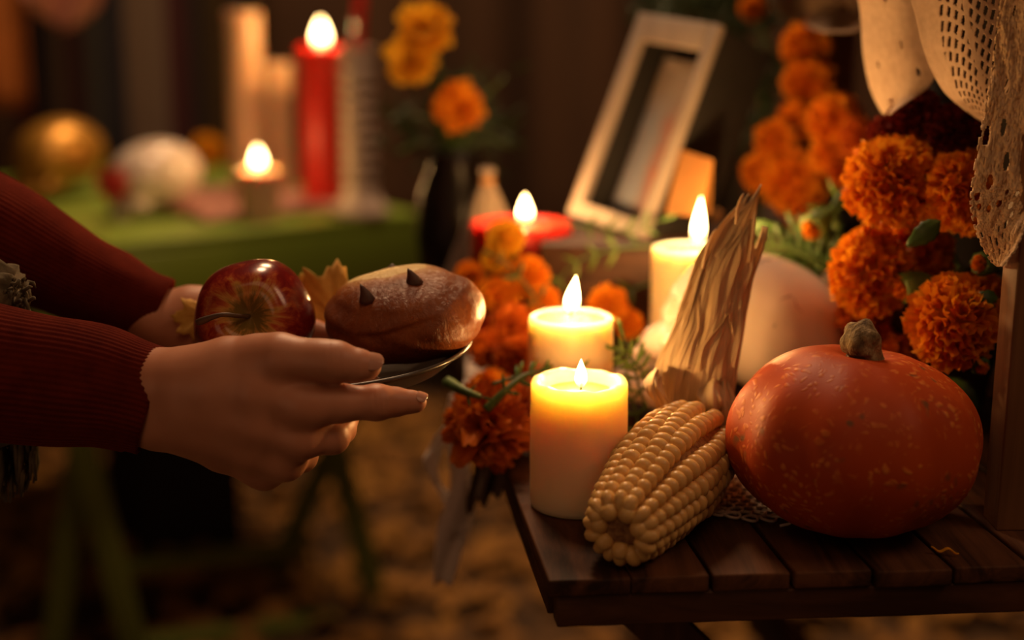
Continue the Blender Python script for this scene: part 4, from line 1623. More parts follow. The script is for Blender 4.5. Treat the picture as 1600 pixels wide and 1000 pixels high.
def apple_mat():
    m, nt, p = nodes_of('apple_skin')
    tc = nt.nodes.new('ShaderNodeTexCoord')
    sp = nt.nodes.new('ShaderNodeSeparateXYZ')
    nt.links.new(tc.outputs['Object'], sp.inputs[0])
    at = node(nt, 'ShaderNodeMath', operation='ARCTAN2')
    nt.links.new(sp.outputs['Y'], at.inputs[0])
    nt.links.new(sp.outputs['X'], at.inputs[1])
    cmb = nt.nodes.new('ShaderNodeCombineXYZ')
    a6 = node(nt, 'ShaderNodeMath', operation='MULTIPLY')
    a6.inputs[1].default_value = 2.6
    nt.links.new(at.outputs[0], a6.inputs[0])
    nt.links.new(a6.outputs[0], cmb.inputs['X'])
    z9 = node(nt, 'ShaderNodeMath', operation='MULTIPLY')
    z9.inputs[1].default_value = 60.0
    nt.links.new(sp.outputs['Z'], z9.inputs[0])
    nt.links.new(z9.outputs[0], cmb.inputs['Y'])
    streak = noise_tex(nt, cmb.outputs[0], 1.5, 6, .68, .5)
    ln = node(nt, 'ShaderNodeMath', operation='POWER')
    x2 = node(nt, 'ShaderNodeVectorMath', operation='LENGTH')
    xy = nt.nodes.new('ShaderNodeCombineXYZ')
    nt.links.new(sp.outputs['X'], xy.inputs['X'])
    nt.links.new(sp.outputs['Y'], xy.inputs['Y'])
    nt.links.new(xy.outputs[0], x2.inputs[0])
    rr = node(nt, 'ShaderNodeMapRange')
    rr.inputs['From Min'].default_value = .006
    rr.inputs['From Max'].default_value = .040
    nt.links.new(x2.outputs['Value'], rr.inputs['Value'])
    zz = node(nt, 'ShaderNodeMath', operation='LESS_THAN')
    zz.inputs[1].default_value = 0.0
    nt.links.new(sp.outputs['Z'], zz.inputs[0])
    mx_ = node(nt, 'ShaderNodeMath', operation='MAXIMUM')
    nt.links.new(rr.outputs[0], mx_.inputs[0])
    nt.links.new(zz.outputs[0], mx_.inputs[1])
    s = node(nt, 'ShaderNodeMath', operation='MULTIPLY_ADD')
    s.inputs[1].default_value = 1.7
    s.inputs[2].default_value = -.85
    nt.links.new(streak, s.inputs[0])
    ad = node(nt, 'ShaderNodeMath', operation='ADD')
    nt.links.new(s.outputs[0], ad.inputs[0])
    nt.links.new(mx_.outputs[0], ad.inputs[1])
    c = ramp(nt, ad.outputs[0], [(.10, (.18, .12, .025)), (.36, (.50, .25, .06)), (.60, (.38, .07, .02)), (.82, (.22, .014, .010)), (1.0, (.16, .008, .008))])
    nt.links.new(c, p.inputs['Base Color'])
    p.inputs['Roughness'].default_value = .22
    p.inputs['Coat Weight'].default_value = .3
    p.inputs['Coat Roughness'].default_value = .10
    p.inputs['Subsurface Weight'].default_value = .05
    p.inputs['Subsurface Scale'].default_value = .005
    return m


AC = W(397, 498, 1.010)
AR = 97 * mpp(AC)
toc = (CAMPOS - AC).normalized()
aax = (toc + Vector((-.11, 0, .10))).normalized()
prof = []
for i in range(37):
    t = PI * i / 36
    r = math.sin(t)
    z = -math.cos(t)
    rad = 1.0 - .06 * (1 - z) * .5
    dent = .42 * math.exp(-(r / .30) ** 2) if z > 0 else -.25 * math.exp(-(r / .22) ** 2)
    prof.append((AR * r * rad * (1 + .03 * math.sin(t * 2)) if 0 < i < 36 else 0, AR * (.92 * z - dent)))
V, F = lathe(prof, 72, mod=lambda r, z, a: (r * (1 + .022 * math.cos(a * 5 + .6) + .015 * math.sin(a * 2)), z))
apple = thing('apple', (AC.x, AC.y, AC.z - AR), 'shiny dark red apple on its side with the stem end showing', 'apple')
AM = Matrix.Translation(AC) @ rot_to(aax, (0, 0, 1))
place('apple_body', mesh_data('apple_body', V, F, apple_mat()), apple, AM)
APSTEM = mat('apple_stem', [(.3, (.035, .016, .008)), (.7, (.10, .05, .022))], scale=80, rough=.6)
s0 = AC + aax * AR * .38
mk('stem', tube(spline([s0, AC + aax * AR * .92 + (W(372, 490, .97) - W(385, 485, .97)), W(345, 492, .960), W(308, 504, .963)], 18), [.0016] * 12 + [.0017, .0019, .0021, .0024, .0026, .0022], 10), APSTEM, apple)


# bread
def bread_mat():
    m, nt, p = nodes_of('bread_crust')
    tc = nt.nodes.new('ShaderNodeTexCoord')
    sp = nt.nodes.new('ShaderNodeSeparateXYZ')
    nt.links.new(tc.outputs['Object'], sp.inputs[0])
    n1 = noise_tex(nt, tc.outputs['Object'], 32, 5, .6)
    n2 = noise_tex(nt, coords(nt, (1.0, 1, .5)), 210, 5, .7, .8)
    z = node(nt, 'ShaderNodeMapRange')
    z.inputs['From Min'].default_value = .015
    z.inputs['From Max'].default_value = .031
    nt.links.new(sp.outputs['Z'], z.inputs['Value'])
    x = node(nt, 'ShaderNodeMapRange')
    x.inputs['From Min'].default_value = .050
    x.inputs['From Max'].default_value = -.005
    nt.links.new(sp.outputs['X'], x.inputs['Value'])
    yy = node(nt, 'ShaderNodeMapRange')
    yy.inputs['From Min'].default_value = -.012
    yy.inputs['From Max'].default_value = .012
    nt.links.new(sp.outputs['Y'], yy.inputs['Value'])
    m0 = node(nt, 'ShaderNodeMath', operation='MULTIPLY')
    nt.links.new(z.outputs[0], m0.inputs[0])
    nt.links.new(yy.outputs[0], m0.inputs[1])
    mu = node(nt, 'ShaderNodeMath', operation='MULTIPLY')
    nt.links.new(m0.outputs[0], mu.inputs[0])
    nt.links.new(x.outputs[0], mu.inputs[1])
    ad = node(nt, 'ShaderNodeMath', operation='MULTIPLY_ADD')
    ad.inputs[1].default_value = .8
    nt.links.new(n1, ad.inputs[0])
    nt.links.new(mu.outputs[0], ad.inputs[2])
    c = ramp(nt, ad.outputs[0], [(.22, (.15, .032, .006)), (.45, (.27, .070, .012)), (.70, (.38, .12, .022)), (.92, (.60, .30, .07)), (1.08, (.88, .66, .26))])
    nt.links.new(c, p.inputs['Base Color'])
    p.inputs['Roughness'].default_value = .38
    p.inputs['Specular IOR Level'].default_value = .5
    bump(nt, p, n2, .8, .0016)
    return m


BC = W(630, 497, 1.022)
bl = mpp(BC)
BR = Matrix.Rotation(math.radians(-2), 4, 'Y') @ Matrix.Rotation(math.radians(14), 4, 'X')


def bread_f(X):
    x, y, z = X[..., 0], X[..., 1], X[..., 2]
    d = ell_d(X, (0, 0, 0), (.0600, .0475, .0315), Matrix.Rotation(math.radians(-5), 3, 'Y'))
    d = smin(d, ell_d(X, (.026, 0, .003), (.0335, .042, .0275)), .012)
    g = z - (.0135 + .17 * x + .0012 * np.sin(x * 70))
    fade = 1 / (1 + np.exp((x - .024) / .006))
    d = d - fade * .0034 / (1 + np.exp(-g / .0010)) + .0018
    g2 = z - (.023 + .08 * x)
    d = d - fade * .0020 / (1 + np.exp(-g2 / .0012))
    d = d + .0008 * np.sin(x * 60 + 1) * np.sin(y * 80 + z * 40) + .0005 * np.sin(x * 210 + 4 * np.sin(z * 90)) * np.sin(z * 160 + y * 50)
    return d


V, F = surface(bread_f, (-.068, -.058, -.040), (.068, .058, .044), .0012)
bread = thing('bread_roll', (BC.x, BC.y, BC.z - .03), 'glossy brown baked roll with dark pointed tips on the plate', 'bread')
BMx = Matrix.Translation(BC) @ BR
place('crust', mesh_data('crust', V, F, bread_mat()), bread, BMx)
TIP = mat('scorched_tip', [(.3, (.045, .014, .008)), (.7, (.09, .03, .014))], scale=90, rough=.6)
for px, py, Y, h, r, lean_ in ((574, 466, .993, .0108, .0060, -.005), (648, 440, 1.003, .0100, .0066, -.005), (610, 432, 1.045, .010, .010, .002)):
    b = W(px, py, Y)
    V, F = lathe([(0, -.004), (r, -.003), (r * .95, 0), (r * .62, h * .4), (r * .26, h * .8), (0, h)], 14, b)
    V = [(x + lean_ * max(0, (z - b.z) / h) ** 1.5, y, z) for x, y, z in V]
    mk('pointed_tip', (V, F), TIP, bread)

# dry maple leaves on the plate
MAPLE = mat('dry_maple', [(.3, (.62, .33, .05)), (.6, (.78, .48, .09)), (.8, (.85, .56, .14))], scale=45, rough=.7, bump_s=.5, bump_scale=160)


def maple(center, a, b, size, label, seed):
    """leaf in the plane of vectors a (tip) and b (side)"""
    a, b = Vector(a).normalized(), Vector(b).normalized()
    n = a.cross(b)
    center = Vector(center)
    lobes = [(0, 1.0), (.10, .86), (.18, .90), (.30, .74), (.42, .72), (.56, .86), (.64, .94), (.74, .80), (.86, .80), (1.02, .66), (1.18, .72), (1.32, .80), (1.5, .62), (1.8, .58), (2.3, .45), (PI, .30)]
    outline = [(t, r) for t, r in lobes] + [(2 * PI - t, r) for t, r in reversed(lobes[1:-1])]
    V, F = [tuple(center)], []
    rings = 5
    for k in range(1, rings + 1):
        for t, r in outline:
            r2 = r * size * k / rings * (1 + .04 * math.sin(t * 9 + seed))
            wv = .10 * size * (k / rings) ** 2 * math.sin(t * 5 + seed) + .02 * size * math.sin(t * 13 + k)
            V.append(tuple(center + a * (r2 * math.cos(t)) + b * (r2 * math.sin(t)) + n * wv))
    m_ = len(outline)
    for i in range(m_):
        j = (i + 1) % m_
        F.append((0, 1 + i, 1 + j))
        for k in range(rings - 1):
            o0 = 1 + k * m_
            F.append((o0 + i, o0 + m_ + i, o0 + m_ + j, o0 + j))
    t = thing('maple_leaf', center, label, 'leaf')
    solid(mk('blade', (V, F), MAPLE, t), .0006)
    for la in (0, .62, -.62, 1.3, -1.3):
        e = center + (a * math.cos(la) + b * math.sin(la)) * size * .75
        mk('vein', tube([center + n * .0006, (center + e) / 2 + n * .001, e + n * .001], [.0008, .0006, .0003], 5), MAPLE, t)
    return t


maple(W(517, 492, 1.075), (.10, .25, 1), (1, -.15, -.1), .043, 'dry yellow maple leaf standing up between the apple and the bread', 1)
maple(W(484, 480, 1.085), (-.25, .2, 1), (1, .1, .2), .028, 'smaller dry yellow leaf right behind the apple', 3)
maple(W(318, 497, 1.045), (-1, -.15, .12), (.1, .5, .85), .024, 'dry yellow leaf poking out between the apple and the far wrist', 2)
cr = W(514, 543, .935)
o = mk('leaf_crumb', surface(lambda X: ell_d(X, (0, 0, 0), (.0055, .004, .0028)) + .0012 * np.sin(X[..., 0] * 900) * np.sin(X[..., 1] * 800 + 1) * np.sin(X[..., 2] * 900 + 2),
                             (-.009, -.008, -.006), (.009, .008, .006), .0009), MAPLE, base=(0, 0, 0))
o.location = cr
tag(o, 'small yellow crumb on the plate rim above the thumb', 'crumb')

# ================================================================== PERSON
person = thing('person', (-.72, 1.0, 0), 'person in a dark red knitted sweater offering a plate with both hands', 'person')


def skin_mat():
    m, nt, p = nodes_of('skin')
    vec = coords(nt)
    f = noise_tex(nt, vec, 28, 4)
    nt.links.new(ramp(nt, f, [(.3, (.52, .225, .125)), (.7, (.60, .28, .165))]), p.inputs['Base Color'])
    p.inputs['Roughness'].default_value = .45
    p.inputs['Specular IOR Level'].default_value = .4
    p.inputs['Subsurface Weight'].default_value = .2
    p.inputs['Subsurface Radius'].default_value = (1, .35, .2)
    p.inputs['Subsurface Scale'].default_value = .006
    v = node(nt, 'ShaderNodeTexVoronoi', feature='DISTANCE_TO_EDGE')
    v.inputs['Scale'].default_value = 900
    nt.links.new(vec, v.inputs['Vector'])
    bump(nt, p, v.outputs['Distance'], .10, .0006)
    return m


SKIN = skin_mat()


def HP(px, py, Y, rpx):
    P = W(px, py, Y)
    return (np.array(P, dtype=np.float32), rpx * mpp(P))


def chain(X, pts, k=.003):
    d = None
    H = [HP(*p) for p in pts]
    for (a, ra), (b, rb) in zip(H, H[1:]):
        q = cone_d(X, a, b, ra, rb)
        d = q if d is None else smin(d, q, k)
    return d


def near_hand(X):
    d = chain(X, [(120, 590, .945, 62), (250, 600, .935, 56), (330, 600, .925, 56)])
    d = smin(d, chain(X, [(120, 610, .945, 62), (250, 650, .938, 54), (330, 660, .932, 56)]), .012)
    # metacarpals
    d = smin(d, chain(X, [(300, 615, .925, 44), (400, 610, .915, 46), (482, 626, .912, 33)]), .012)
    d = smin(d, chain(X, [(300, 640, .925, 44), (400, 660, .915, 42), (474, 682, .914, 30)]), .010)
    d = smin(d, chain(X, [(300, 660, .93, 42), (400, 698, .922, 40), (446, 716, .926, 32)]), .010)
    d = smin(d, chain(X, [(290, 660, .94, 40), (350, 700, .938, 38), (414, 730, .940, 31)]), .010)
    # thumb base and web
    d = smin(d, chain(X, [(300, 590, .93, 42), (360, 570, .925, 44), (432, 561, .918, 38)]), .012)
    # knuckles
    for px, py, Y, r in ((484, 640, .908, 21), (468, 690, .910, 20), (444, 722, .920, 22), (412, 736, .933, 23)):
        P, rr = HP(px, py, Y, r)
        d = smin(d, np.linalg.norm(X - P, axis=-1) - rr, .014)
    # fingers
    ind = chain(X, [(470, 632, .910, 36), (530, 630, .912, 30), (588, 629, .916, 25.5), (618, 628, .920, 22), (645, 628, .922, 16.5), (652, 628.5, .922, 14)], .004)
    P, rr = HP(590, 628, .914, 25)
    ind = smin(ind, np.linalg.norm(X - P, axis=-1) - rr, .006)
    mid = chain(X, [(470, 685, .913, 30), (520, 684, .920, 25), (534, 672, .940, 21), (548, 640, .965, 18), (540, 622, .980, 15)], .004)
    rin = chain(X, [(446, 716, .926, 29), (472, 714, .947, 23), (492, 680, .968, 19), (495, 650, .985, 16)], .004)
    pin = chain(X, [(412, 728, .942, 26), (436, 722, .967, 19), (455, 690, .985, 16), (460, 662, .998, 13)], .004)
    thu = chain(X, [(405, 561, .921, 38), (440, 559, .914, 37), (500, 562, .908, 31), (528, 566, .907, 29.5), (560, 571, .907, 25), (575, 572, .908, 21)], .004)
    P, rr = HP(522, 564, .906, 29)
    thu = smin(thu, np.linalg.norm(X - P, axis=-1) - rr, .006)
    d = smin(d, ind, .007)
    d = smin(d, mid, .004)
    d = smin(d, rin, .004)
    d = smin(d, pin, .005)
    d = smin(d, thu, .0055)
    # skin folds across the thumb and index joints
    for (px, py, Y, r, dx) in ((516, 560, .895, 30, 0), (524, 562, .895, 30, 0), (531, 563, .895, 30, 0), (584, 626, .90, 24, 0), (592, 627, .90, 24, 0), (600, 628, .90, 24, 0)):
        P, rr = HP(px, py, Y, r)
        q = np.abs(X[..., 0] - P[0] + .10 * (X[..., 2] - P[2])) / .0009
        e = np.linalg.norm(X - P, axis=-1)
        d = d + .0007 * np.exp(-q * q) * np.exp(-(e / (rr * .9)) ** 4)
    return d


def bbox_px(px0, py0, px1, py1, Y0, Y1):
    C = [W(px, py, Y) for px in (px0, px1) for py in (py0, py1) for Y in (Y0, Y1)]
    return [min(c[i] for c in C) for i in range(3)], [max(c[i] for c in C) for i in range(3)]


lo, hi = bbox_px(60, 500, 690, 790, .875, 1.02)
hand = mk('hand', surface(near_hand, lo, hi, .0013), SKIN, person)
NAIL = mat('glossy_nail', [(.3, (.54, .27, .18)), (.7, (.60, .31, .21))], scale=40, rough=.15, coat=.5)


def nail(c, ax, nrm, r, half, spread, parent):
    c, ax = Vector(c), Vector(ax).normalized()
    n = (Vector(nrm) - ax * Vector(nrm).dot(ax)).normalized()
    b = ax.cross(n)

    def fn(u, v):
        y = v * 2 - 1
        s = spread * (max(0, 1 - abs(y) ** 2.6)) ** .5 if abs(y) < 1 else 0
        s = max(s, spread * .12)
        a = (u * 2 - 1) * s
        rr = r * (1.035 - .04 * max(0, y) ** 2)
        return c + ax * (half * y) + n * (rr * math.cos(a)) + b * (rr * math.sin(a))
    o = solid(mk('nail', sheet(fn, 15, 25), NAIL, parent), .0006, 1)
    return o


ta, tb = W(560, 571, .907), W(583, 574, .909)
nail(ta.lerp(tb, .70), tb - ta, (.0, -.66, .70), 22 * mpp(ta), 19 * mpp(ta), .80, hand)
ia, ib = W(640, 628, .922), W(655, 628.5, .922)
nail(ia.lerp(ib, 1.05), ib - ia + Vector((0, 0, -.002)), (0.25, -.45, .85), 15.2 * mpp(ia), 8.5 * mpp(ia), .8, hand)


def far_hand(X):
    d = chain(X, [(120, 445, 1.08, 44), (240, 488, 1.075, 40), (300, 500, 1.07, 42)])
    d = smin(d, chain(X, [(240, 505, 1.065, 36), (300, 540, 1.06, 36)]), .012)
    for a, b in (((300, 500, 1.075, 38), (420, 560, 1.05, 24)), ((300, 520, 1.07, 36), (415, 590, 1.035, 24)), ((300, 530, 1.06, 34), (400, 610, 1.02, 22))):
        d = smin(d, chain(X, [a, b]), .010)
    thumb = chain(X, [(300, 480, 1.075, 34), (360, 480, 1.075, 32), (430, 505, 1.065, 24), (490, 520, 1.055, 20), (520, 525, 1.05, 16)], .004)
    d = smin(d, thumb, .008)
    for f in ([(420, 565, 1.05, 24), (500, 592, 1.035, 19), (560, 600, 1.01, 16), (585, 600, .995, 13)], [(415, 592, 1.035, 24), (470, 610, 1.01, 19), (510, 612, .99, 15)],
              [(400, 610, 1.02, 21), (440, 622, 1.0, 17), (455, 622, .995, 14)]):
        d = smin(d, chain(X, f, .004), .004)
    return d


lo, hi = bbox_px(70, 395, 620, 670, .97, 1.13)
mk('hand', surface(far_hand, lo, hi, .0017), SKIN, person)


def knit_mat():
    m, nt, p = nodes_of('red_knit')
    vec = coords(nt, (1, 1, 1), 'UV')
    wv = node(nt, 'ShaderNodeTexNoise')
    obj = coords(nt)
    f = noise_tex(nt, obj, 60, 3)
    f2 = noise_tex(nt, coords(nt, (.6, 1, 1)), 900, 4, .7)
    nt.links.new(ramp(nt, f, [(.3, (.085, .008, .004)), (.7, (.13, .014, .006))]), p.inputs['Base Color'])
    nt.nodes.remove(wv)
    p.inputs['Roughness'].default_value = .95
    p.inputs['Specular IOR Level'].default_value = .1
    p.inputs['Sheen Weight'].default_value = .55
    p.inputs['Sheen Roughness'].default_value = .35
    p.inputs['Sheen Tint'].default_value = (.62, .10, .04, 1)
    bump(nt, p, f2, .6, .0012)
    return m


KNIT = knit_mat()


def sleeve(pts, n_rib, amp, wrinkle, name='sleeve'):
    sp = spline(pts, 90)
    path = [W(q[0], q[1], q[2]) for q in sp]
    ra = [q[3] * mpp(p) for q, p in zip(sp, path)]
    rb = [q[4] * mpp(p) for q, p in zip(sp, path)]

    def mod(t, a):
        return 1 + amp * math.cos(n_rib * a) + wrinkle * noise.noise(Vector((t * 9, math.cos(a) * 1.5, math.sin(a) * 1.5))) + .4 * wrinkle * math.sin(t * 26 + 2 * math.cos(a))
    V, F = tube(path, ra, 360, flat=rb, mod=mod)
    # roll the cuff end inwards
    n = 360
    L = len(path)
    c = np.array(path[0])
    t0 = (path[1] - path[0]).normalized()
    F = F[:-2] + [F[-1]]
    V0 = V[:n]
    k0 = len(V)
    for s, dx in ((.955, -.0006), (.90, .002), (.84, .012)):
        V += [tuple(c + (np.array(v) - c) * s + np.array(t0) * dx) for v in V0]
    ring = [0, k0, k0 + n, k0 + 2 * n]
    for A, B in zip(ring, ring[1:]):
        F += [(A + (k + 1) % n, A + k, B + k, B + (k + 1) % n) for k in range(n)]
    return V, F


mk('sleeve', sleeve([(243, 630, .938, 87, 66), (205, 617, .938, 90, 72), (120, 600, .94, 101, 82), (0, 584, .945, 107, 90), (-160, 560, .955, 118, 100), (-330, 500, .97, 130, 112), (-480, 330, 1.0, 140, 120), (-560, 40, 1.02, 135, 120)],
                    62, .007, .035), KNIT, person)
mk('sleeve', sleeve([(253, 485, 1.075, 50, 50), (215, 470, 1.075, 54, 54), (150, 444, 1.08, 66, 64), (70, 404, 1.085, 76, 74), (-40, 350, 1.09, 92, 88), (-200, 280, 1.10, 105, 100), (-380, 170, 1.12, 115, 110), (-480, 0, 1.13, 115, 110)],
                    62, .006, .05), KNIT, person)


def torso_f(X):
    d = ell_d(X, (-.74, 1.06, 1.16), (.13, .21, .36))
    d = smin(d, ell_d(X, (-.74, 1.06, 1.36), (.10, .22, .10)), .08)
    d = smin(d, cone_d(X, (-.72, .90, 1.36), (-.66, .93, 1.15), .075, .062), .05)
    d = smin(d, cone_d(X, (-.72, 1.24, 1.36), (-.66, 1.20, 1.2), .075, .062), .05)
    d = smax(d, .84 - X[..., 2], .01)
    return d


mk('sweater', surface(torso_f, (-.95, .75, .80), (-.52, 1.36, 1.52), .008), KNIT, person)
SKIRT = mat('dark_skirt', [(.3, (.020, .008, .006)), (.7, (.035, .013, .010))], scale=20, rough=.95)
mk('skirt', lathe([(0, .0), (.25, .0), (.24, .1), (.20, .5), (.165, .80), (.15, .90), (0, .9)], 60, (-.76, 1.06, .003), mod=lambda r, z, a: (r * (1 + .05 * math.sin(a * 11) * (1 - z)), z)), SKIRT, person)
# scarf with fringe hanging between the arms
SCARF = mat('olive_scarf', [(.3, (.040, .030, .014)), (.5, (.11, .085, .045)), (.75, (.22, .16, .09))], scale=70, stretch=(1, 1, .4), rough=.95, bump_s=.8, sheen=.3)
scf = mk('scarf', tube(spline([W(-420, 100, 1.0), W(-250, 300, 1.0), W(-120, 420, .99), W(-30, 455, .985), W(28, 458, .985)], 50),
                       [.045] * 20 + [.040 - .0008 * i for i in range(30)], 48, ref=(0, 0, 1),
                       mod=lambda t, a: 1 + .14 * math.sin(a * 7 + t * 9) + .08 * math.sin(a * 15 - t * 20)), SCARF, person)
fr_parts = []
for k in range(70):
    px = -30 + k * 1.25 + random.uniform(-2, 2)
    a = W(px, 690 + random.uniform(-6, 6), .99 + random.uniform(-.02, .02))
    b = W(px + random.uniform(-8, 4), 778 + random.uniform(-25, 8) - max(0, px - 20) * .5, .99 + random.uniform(-.02, .02))
    fr_parts.append(tube([a, (a + b) / 2 + Vector((random.uniform(-.003, .003), 0, 0)), b], [.0022, .002, .0008], 5))
for k in range(60):
    px = random.uniform(2, 46)
    a = W(px, 455 + random.uniform(-18, 20), .97 + random.uniform(-.0, .02))
    b = a + Vector((random.uniform(-.004, .008), random.uniform(-.010, .0), random.uniform(-.018, .004)))
    fr_parts.append(tube([a, (a + b) / 2 + Vector((.002, -.002, .002)), b], [.0016, .0014, .0005], 5))
o = mk('fringe', join(*fr_parts), SCARF, scf)
o['kind'] = 'stuff'
mk('scarf_end', tube(spline([W(-420, 300, 1.02), W(-200, 480, 1.0), W(-40, 600, .995), W(5, 695, .99)], 30), [.04] * 30, 32, flat=[.02] * 30, mod=lambda t, a: 1 + .12 * math.sin(a * 6 + t * 8)), SCARF, person)

# ================================================================== GREEN TABLE
A = Vector((W(170, 386, 2.1).x, 2.1, TAB))
B = Vector((W(662, 340, 2.42).x, 2.42, TAB))
ex = (B - A).normalized()
ey = Vector((-ex.y, ex.x, 0))
LW, LD = (B - A).length, .92
GM = Matrix((ex, ey, TZ)).transposed().to_4x4()
gt = thing('folding_table', (A.x, A.y, 0), 'green painted folding table behind the hands with skulls and red candle on it', 'table')


def GT(a, b, z=0):
    return A + ex * a + ey * b + TZ * z


for k in range(6):
    mk('top_board', box(GT(LW / 2, LD * (k + .5) / 6, -.009), (LW, LD / 6 - .003, .018), GM, .002), GREEN_PAINT, gt)
mk('apron', box(GT(LW / 2, .010, -.066), (LW - .01, .018, .096), GM, .002), GREEN_PAINT, gt)
mk('apron', box(GT(LW / 2, LD - .012, -.062), (LW - .01, .018, .085), GM, .002), GREEN_PAINT, gt)
mk('side_rail', box(GT(.012, LD / 2, -.045), (.018, LD - .05, .05), GM, .002), GREEN_PAINT, gt)
mk('side_rail', box(GT(LW - .012, LD / 2, -.045), (.018, LD - .05, .05), GM, .002), GREEN_PAINT, gt)


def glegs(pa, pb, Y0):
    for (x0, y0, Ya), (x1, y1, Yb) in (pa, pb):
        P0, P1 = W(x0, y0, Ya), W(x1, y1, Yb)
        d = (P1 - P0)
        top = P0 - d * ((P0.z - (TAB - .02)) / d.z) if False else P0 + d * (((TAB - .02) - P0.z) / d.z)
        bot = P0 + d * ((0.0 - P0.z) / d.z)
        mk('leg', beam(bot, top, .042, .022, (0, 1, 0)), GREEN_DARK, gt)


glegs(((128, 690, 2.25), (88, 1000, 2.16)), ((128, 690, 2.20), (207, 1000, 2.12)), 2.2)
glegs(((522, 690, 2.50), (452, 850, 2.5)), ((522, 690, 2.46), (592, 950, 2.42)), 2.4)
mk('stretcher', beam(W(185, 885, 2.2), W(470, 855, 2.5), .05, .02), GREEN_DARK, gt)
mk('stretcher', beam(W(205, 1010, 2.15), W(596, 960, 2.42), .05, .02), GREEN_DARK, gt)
# dark storage box under it
o = mk('storage_box', box((W(270, 800, 2.75).x, 2.75, .22), (.20, .3, .44), Matrix.Rotation(.5, 4, 'Z'), .01), MATT_BLACK, base=(W(270, 800, 2.75).x, 2.75, 0))
tag(o, 'black box standing on the ground under the green table', 'box')


def gpt(px, py):
    return G(px, py, TAB)


# candles on the green table
rc = GT(.40, .26)
rc = Vector((W(506, 290, 2.52).x, 2.52, TAB))
Hred = zat(72, 2.52) - TAB
candle('tall_candle', rc, .037, Hred, WAX_RED, 'tall bright red pillar candle burning on the green table', pool_depth=.006, rim=.006, flame_h=.048, flame_r=.0125, power=1.6, wick_off=(.003, 0), poolmat=RED_POOL)
cc = Vector((W(390, 290, 2.60).x, 2.60, TAB))
candle('tall_candle', cc, .032, zat(18, 2.60) - TAB, WAX_PINK, 'tall unlit beige pillar candle left of the burning red one', lit=False, pool_depth=.003, rim=.004)
cp = Vector((W(440, 290, 2.66).x, 2.66, TAB))
candle('tall_candle', cp, .026, zat(98, 2.66) - TAB, WAX_PINK, 'slimmer unlit beige candle between the tall beige one and the red one', lit=False, pool_depth=.003, rim=.004)
tc = Vector((W(405, 300, 2.34).x, 2.34, TAB))
candle('tealight_candle', tc, .034, .085, WAX_PINK, 'squat amber candle with a round flame at the front of the green table', pool_depth=.006, rim=.005, flame_h=.038, flame_r=.0100, power=.55)
ts = Vector((W(452, 300, 2.30).x, 2.30, TAB))
# ribbed white candlestick with a red taper
kc = Vector((W(562, 290, 2.40).x, 2.40, TAB))
ks = thing('candlestick', kc, 'ribbed white candlestick with a flared foot beside the tall red candle', 'candlestick')
Hk = zat(75, 2.40) - TAB
prof = [(0, 0), (.048, 0), (.050, .006), (.044, .014), (.034, .03), (.026, .05)]
for k in range(9):
    z = .055 + (Hk - .075) * k / 9
    prof += [(.024, z), (.031, z + .006), (.031, z + .012), (.024, z + .017)]
prof += [(.024, Hk - .012), (.030, Hk - .004), (.030, Hk), (.012, Hk), (.012, Hk - .02), (0, Hk - .02)]
WHITEC = mat('white_ceramic', [(.3, (.60, .46, .36)), (.7, (.70, .55, .44))], scale=20, rough=.3)
mk('stick', lathe(prof, 40, kc), WHITEC, ks)
tp = mk('taper_candle', tube([kc + Vector((0, 0, Hk - .018)), kc + Vector((.006, 0, Hk + .05)), kc + Vector((.022, 0, Hk + .20))], [.0105, .0098, .007], 24), WAX_RED, base=kc + Vector((0, 0, Hk)))
tag(tp, 'slim red taper tilting out of the white candlestick', 'candle')

# skulls on the green table
GOLD = mat('gold_paint', [(.3, (.42, .20, .03)), (.7, (.60, .32, .05))], scale=25, rough=.38, metallic=.55)
BONEW = bone_mat('white_ceramic_skull', (.66, .55, .46), (.76, .65, .56), .14, False)
sg = W(95, 246, 2.62)
sg.z = TAB + .118
skull((W(90, 262, 2.62).x, 2.62, TAB + .0585), math.radians(60), 0, 1.12, 'gold painted skull at the far end of the green table', GOLD, jaw=False)
skull((W(240, 300, 2.40).x, 2.40, TAB + .0515), math.radians(42), 0, .98, 'white decorated skull beside the gold one on the green table', BONEW, jaw=False)
# red flower on the white skull
REDF = petal_mat('red_silk', [(0, (.40, .03, .025)), (.6, (.60, .06, .045)), (1, (.70, .16, .12))], trans=.3)
RB = big_petal(REDF)
ruffled(172, 285, 2.30, 26, (-.2, -.9, .4), RB, 'red silk flower leaning on the white skull of the green table', rings=((5, 15), (7, 45), (9, 80)), stem_to=(W(170, 350, 2.4).x, 2.42, TAB + .003))
for px, py, rr, lb in ((325, 235, 26, 'greenish yellow marigold behind the white skull on the green table'),):
    marigold(px, py, 2.7, rr, (0, -.9, .4), 'yellow', lb, stem_to=(W(px, 300, 2.7).x, 2.7, TAB + .003))
# coloured cord of small lilac flowers around the candle foot: low pink cloth
PINKC = mat('dusty_pink_cloth', [(.3, (.34, .15, .11)), (.7, (.46, .22, .16))], scale=14, rough=.9)


def runner2(u, v):
    q = GT(.20 + .30 * u, .10 + .40 * v, .003 + .006 * abs(math.sin(u * 9 + v * 6)) + .004 * math.sin(v * 17))
    return q


o = solid(mk('pink_cloth', sheet(runner2, 30, 30), PINKC, base=GT(.25, .3)), .002)
tag(o, 'crumpled dusty pink cloth under the candles on the green table', 'cloth')

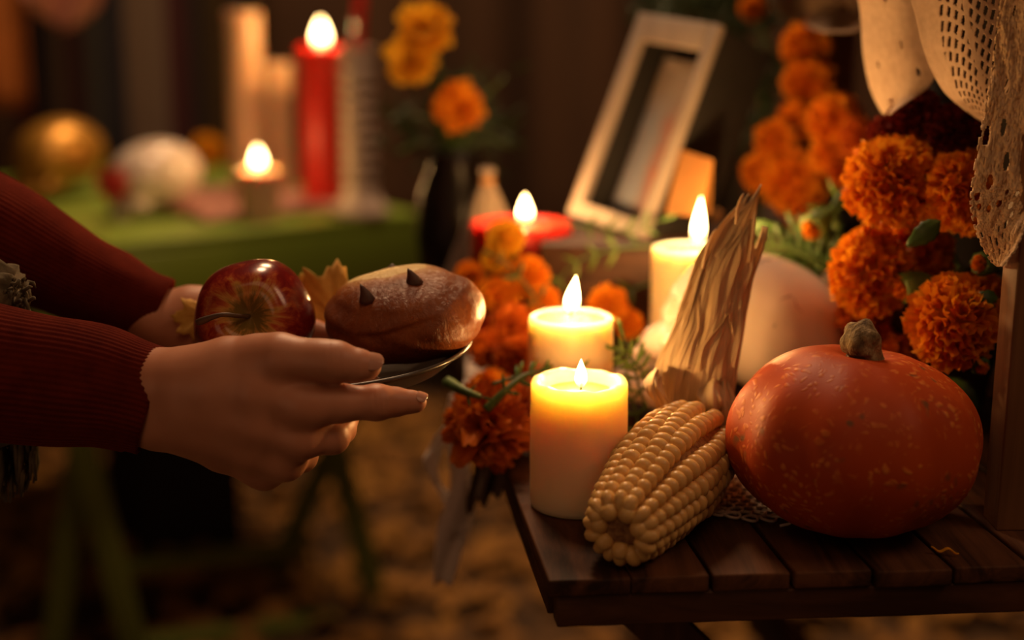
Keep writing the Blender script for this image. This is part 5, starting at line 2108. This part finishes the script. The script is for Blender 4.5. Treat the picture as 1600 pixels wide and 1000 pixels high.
# ================================================================== BACK: striped blanket, orange banner, pink bunting
serape = thing('striped_blanket', (-1.35, 3.45, .55), 'dark striped blanket with red and grey bands hanging at the back', 'blanket')
cols = [(.10, .012, .012), (.020, .016, .030), (.16, .10, .07), (.06, .008, .012), (.05, .045, .04), (.015, .012, .025), (.20, .13, .09), (.22, .15, .11), (.09, .012, .02), (.05, .03, .03), (.12, .07, .02)]
x0, x1 = W(18, 150, 3.45).x, W(352, 150, 3.45).x
for k, c in enumerate(cols):
    a = x0 + (x1 - x0) * k / len(cols)
    b = x0 + (x1 - x0) * (k + 1) / len(cols)
    ms = mat('blanket_stripe_%d' % k, [(.3, tuple(q * .5 for q in c)), (.7, tuple(q * .65 for q in c))], scale=90, rough=.95, bump_s=.4)
    solid(mk('stripe', sheet(lambda u, v: (a + (b - a) * u, 3.45 + .03 * math.sin((a + (b - a) * u) * 14), .62 + .85 * v), 8, 8), ms, serape), .006)
mk('hanging_rod', tube([(x0 - .4, 3.47, 1.475), (x1 + .3, 3.47, 1.475)], .012, 12), WOOD_DARK_X, serape)
OR = mat('orange_cloth', [(.3, (.30, .085, .012)), (.7, (.40, .12, .018))], scale=20, rough=.9)
o = solid(mk('orange_banner', sheet(lambda u, v: (W(-60 + 100 * u, 100, 3.3).x, 3.3 + .02 * math.sin(u * 9), W(0, 170, 3.3).z + (.30) * v), 12, 8), OR, base=(W(0, 100, 3.3).x, 3.3, .8)), .004)
tag(o, 'plain orange cloth banner hanging beside the striped blanket', 'banner')
PK = mat('pink_paper', [(.3, (.55, .22, .17)), (.7, (.66, .29, .22))], scale=20, rough=.9)


def bunting(u, v):
    px = 35 + 130 * u
    low = 48 - 70 * (2 * u - 1) ** 2
    return W(px, -60 + (low + 60) * v, 3.1) + Vector((0, .03 * math.sin(u * 12 + v * 4), 0))


o = solid(mk('paper_bunting', sheet(bunting, 24, 12), PK, base=W(100, -60, 3.1)), .003)
tag(o, 'dull pink paper bunting hanging in a curve above the striped blanket', 'bunting')
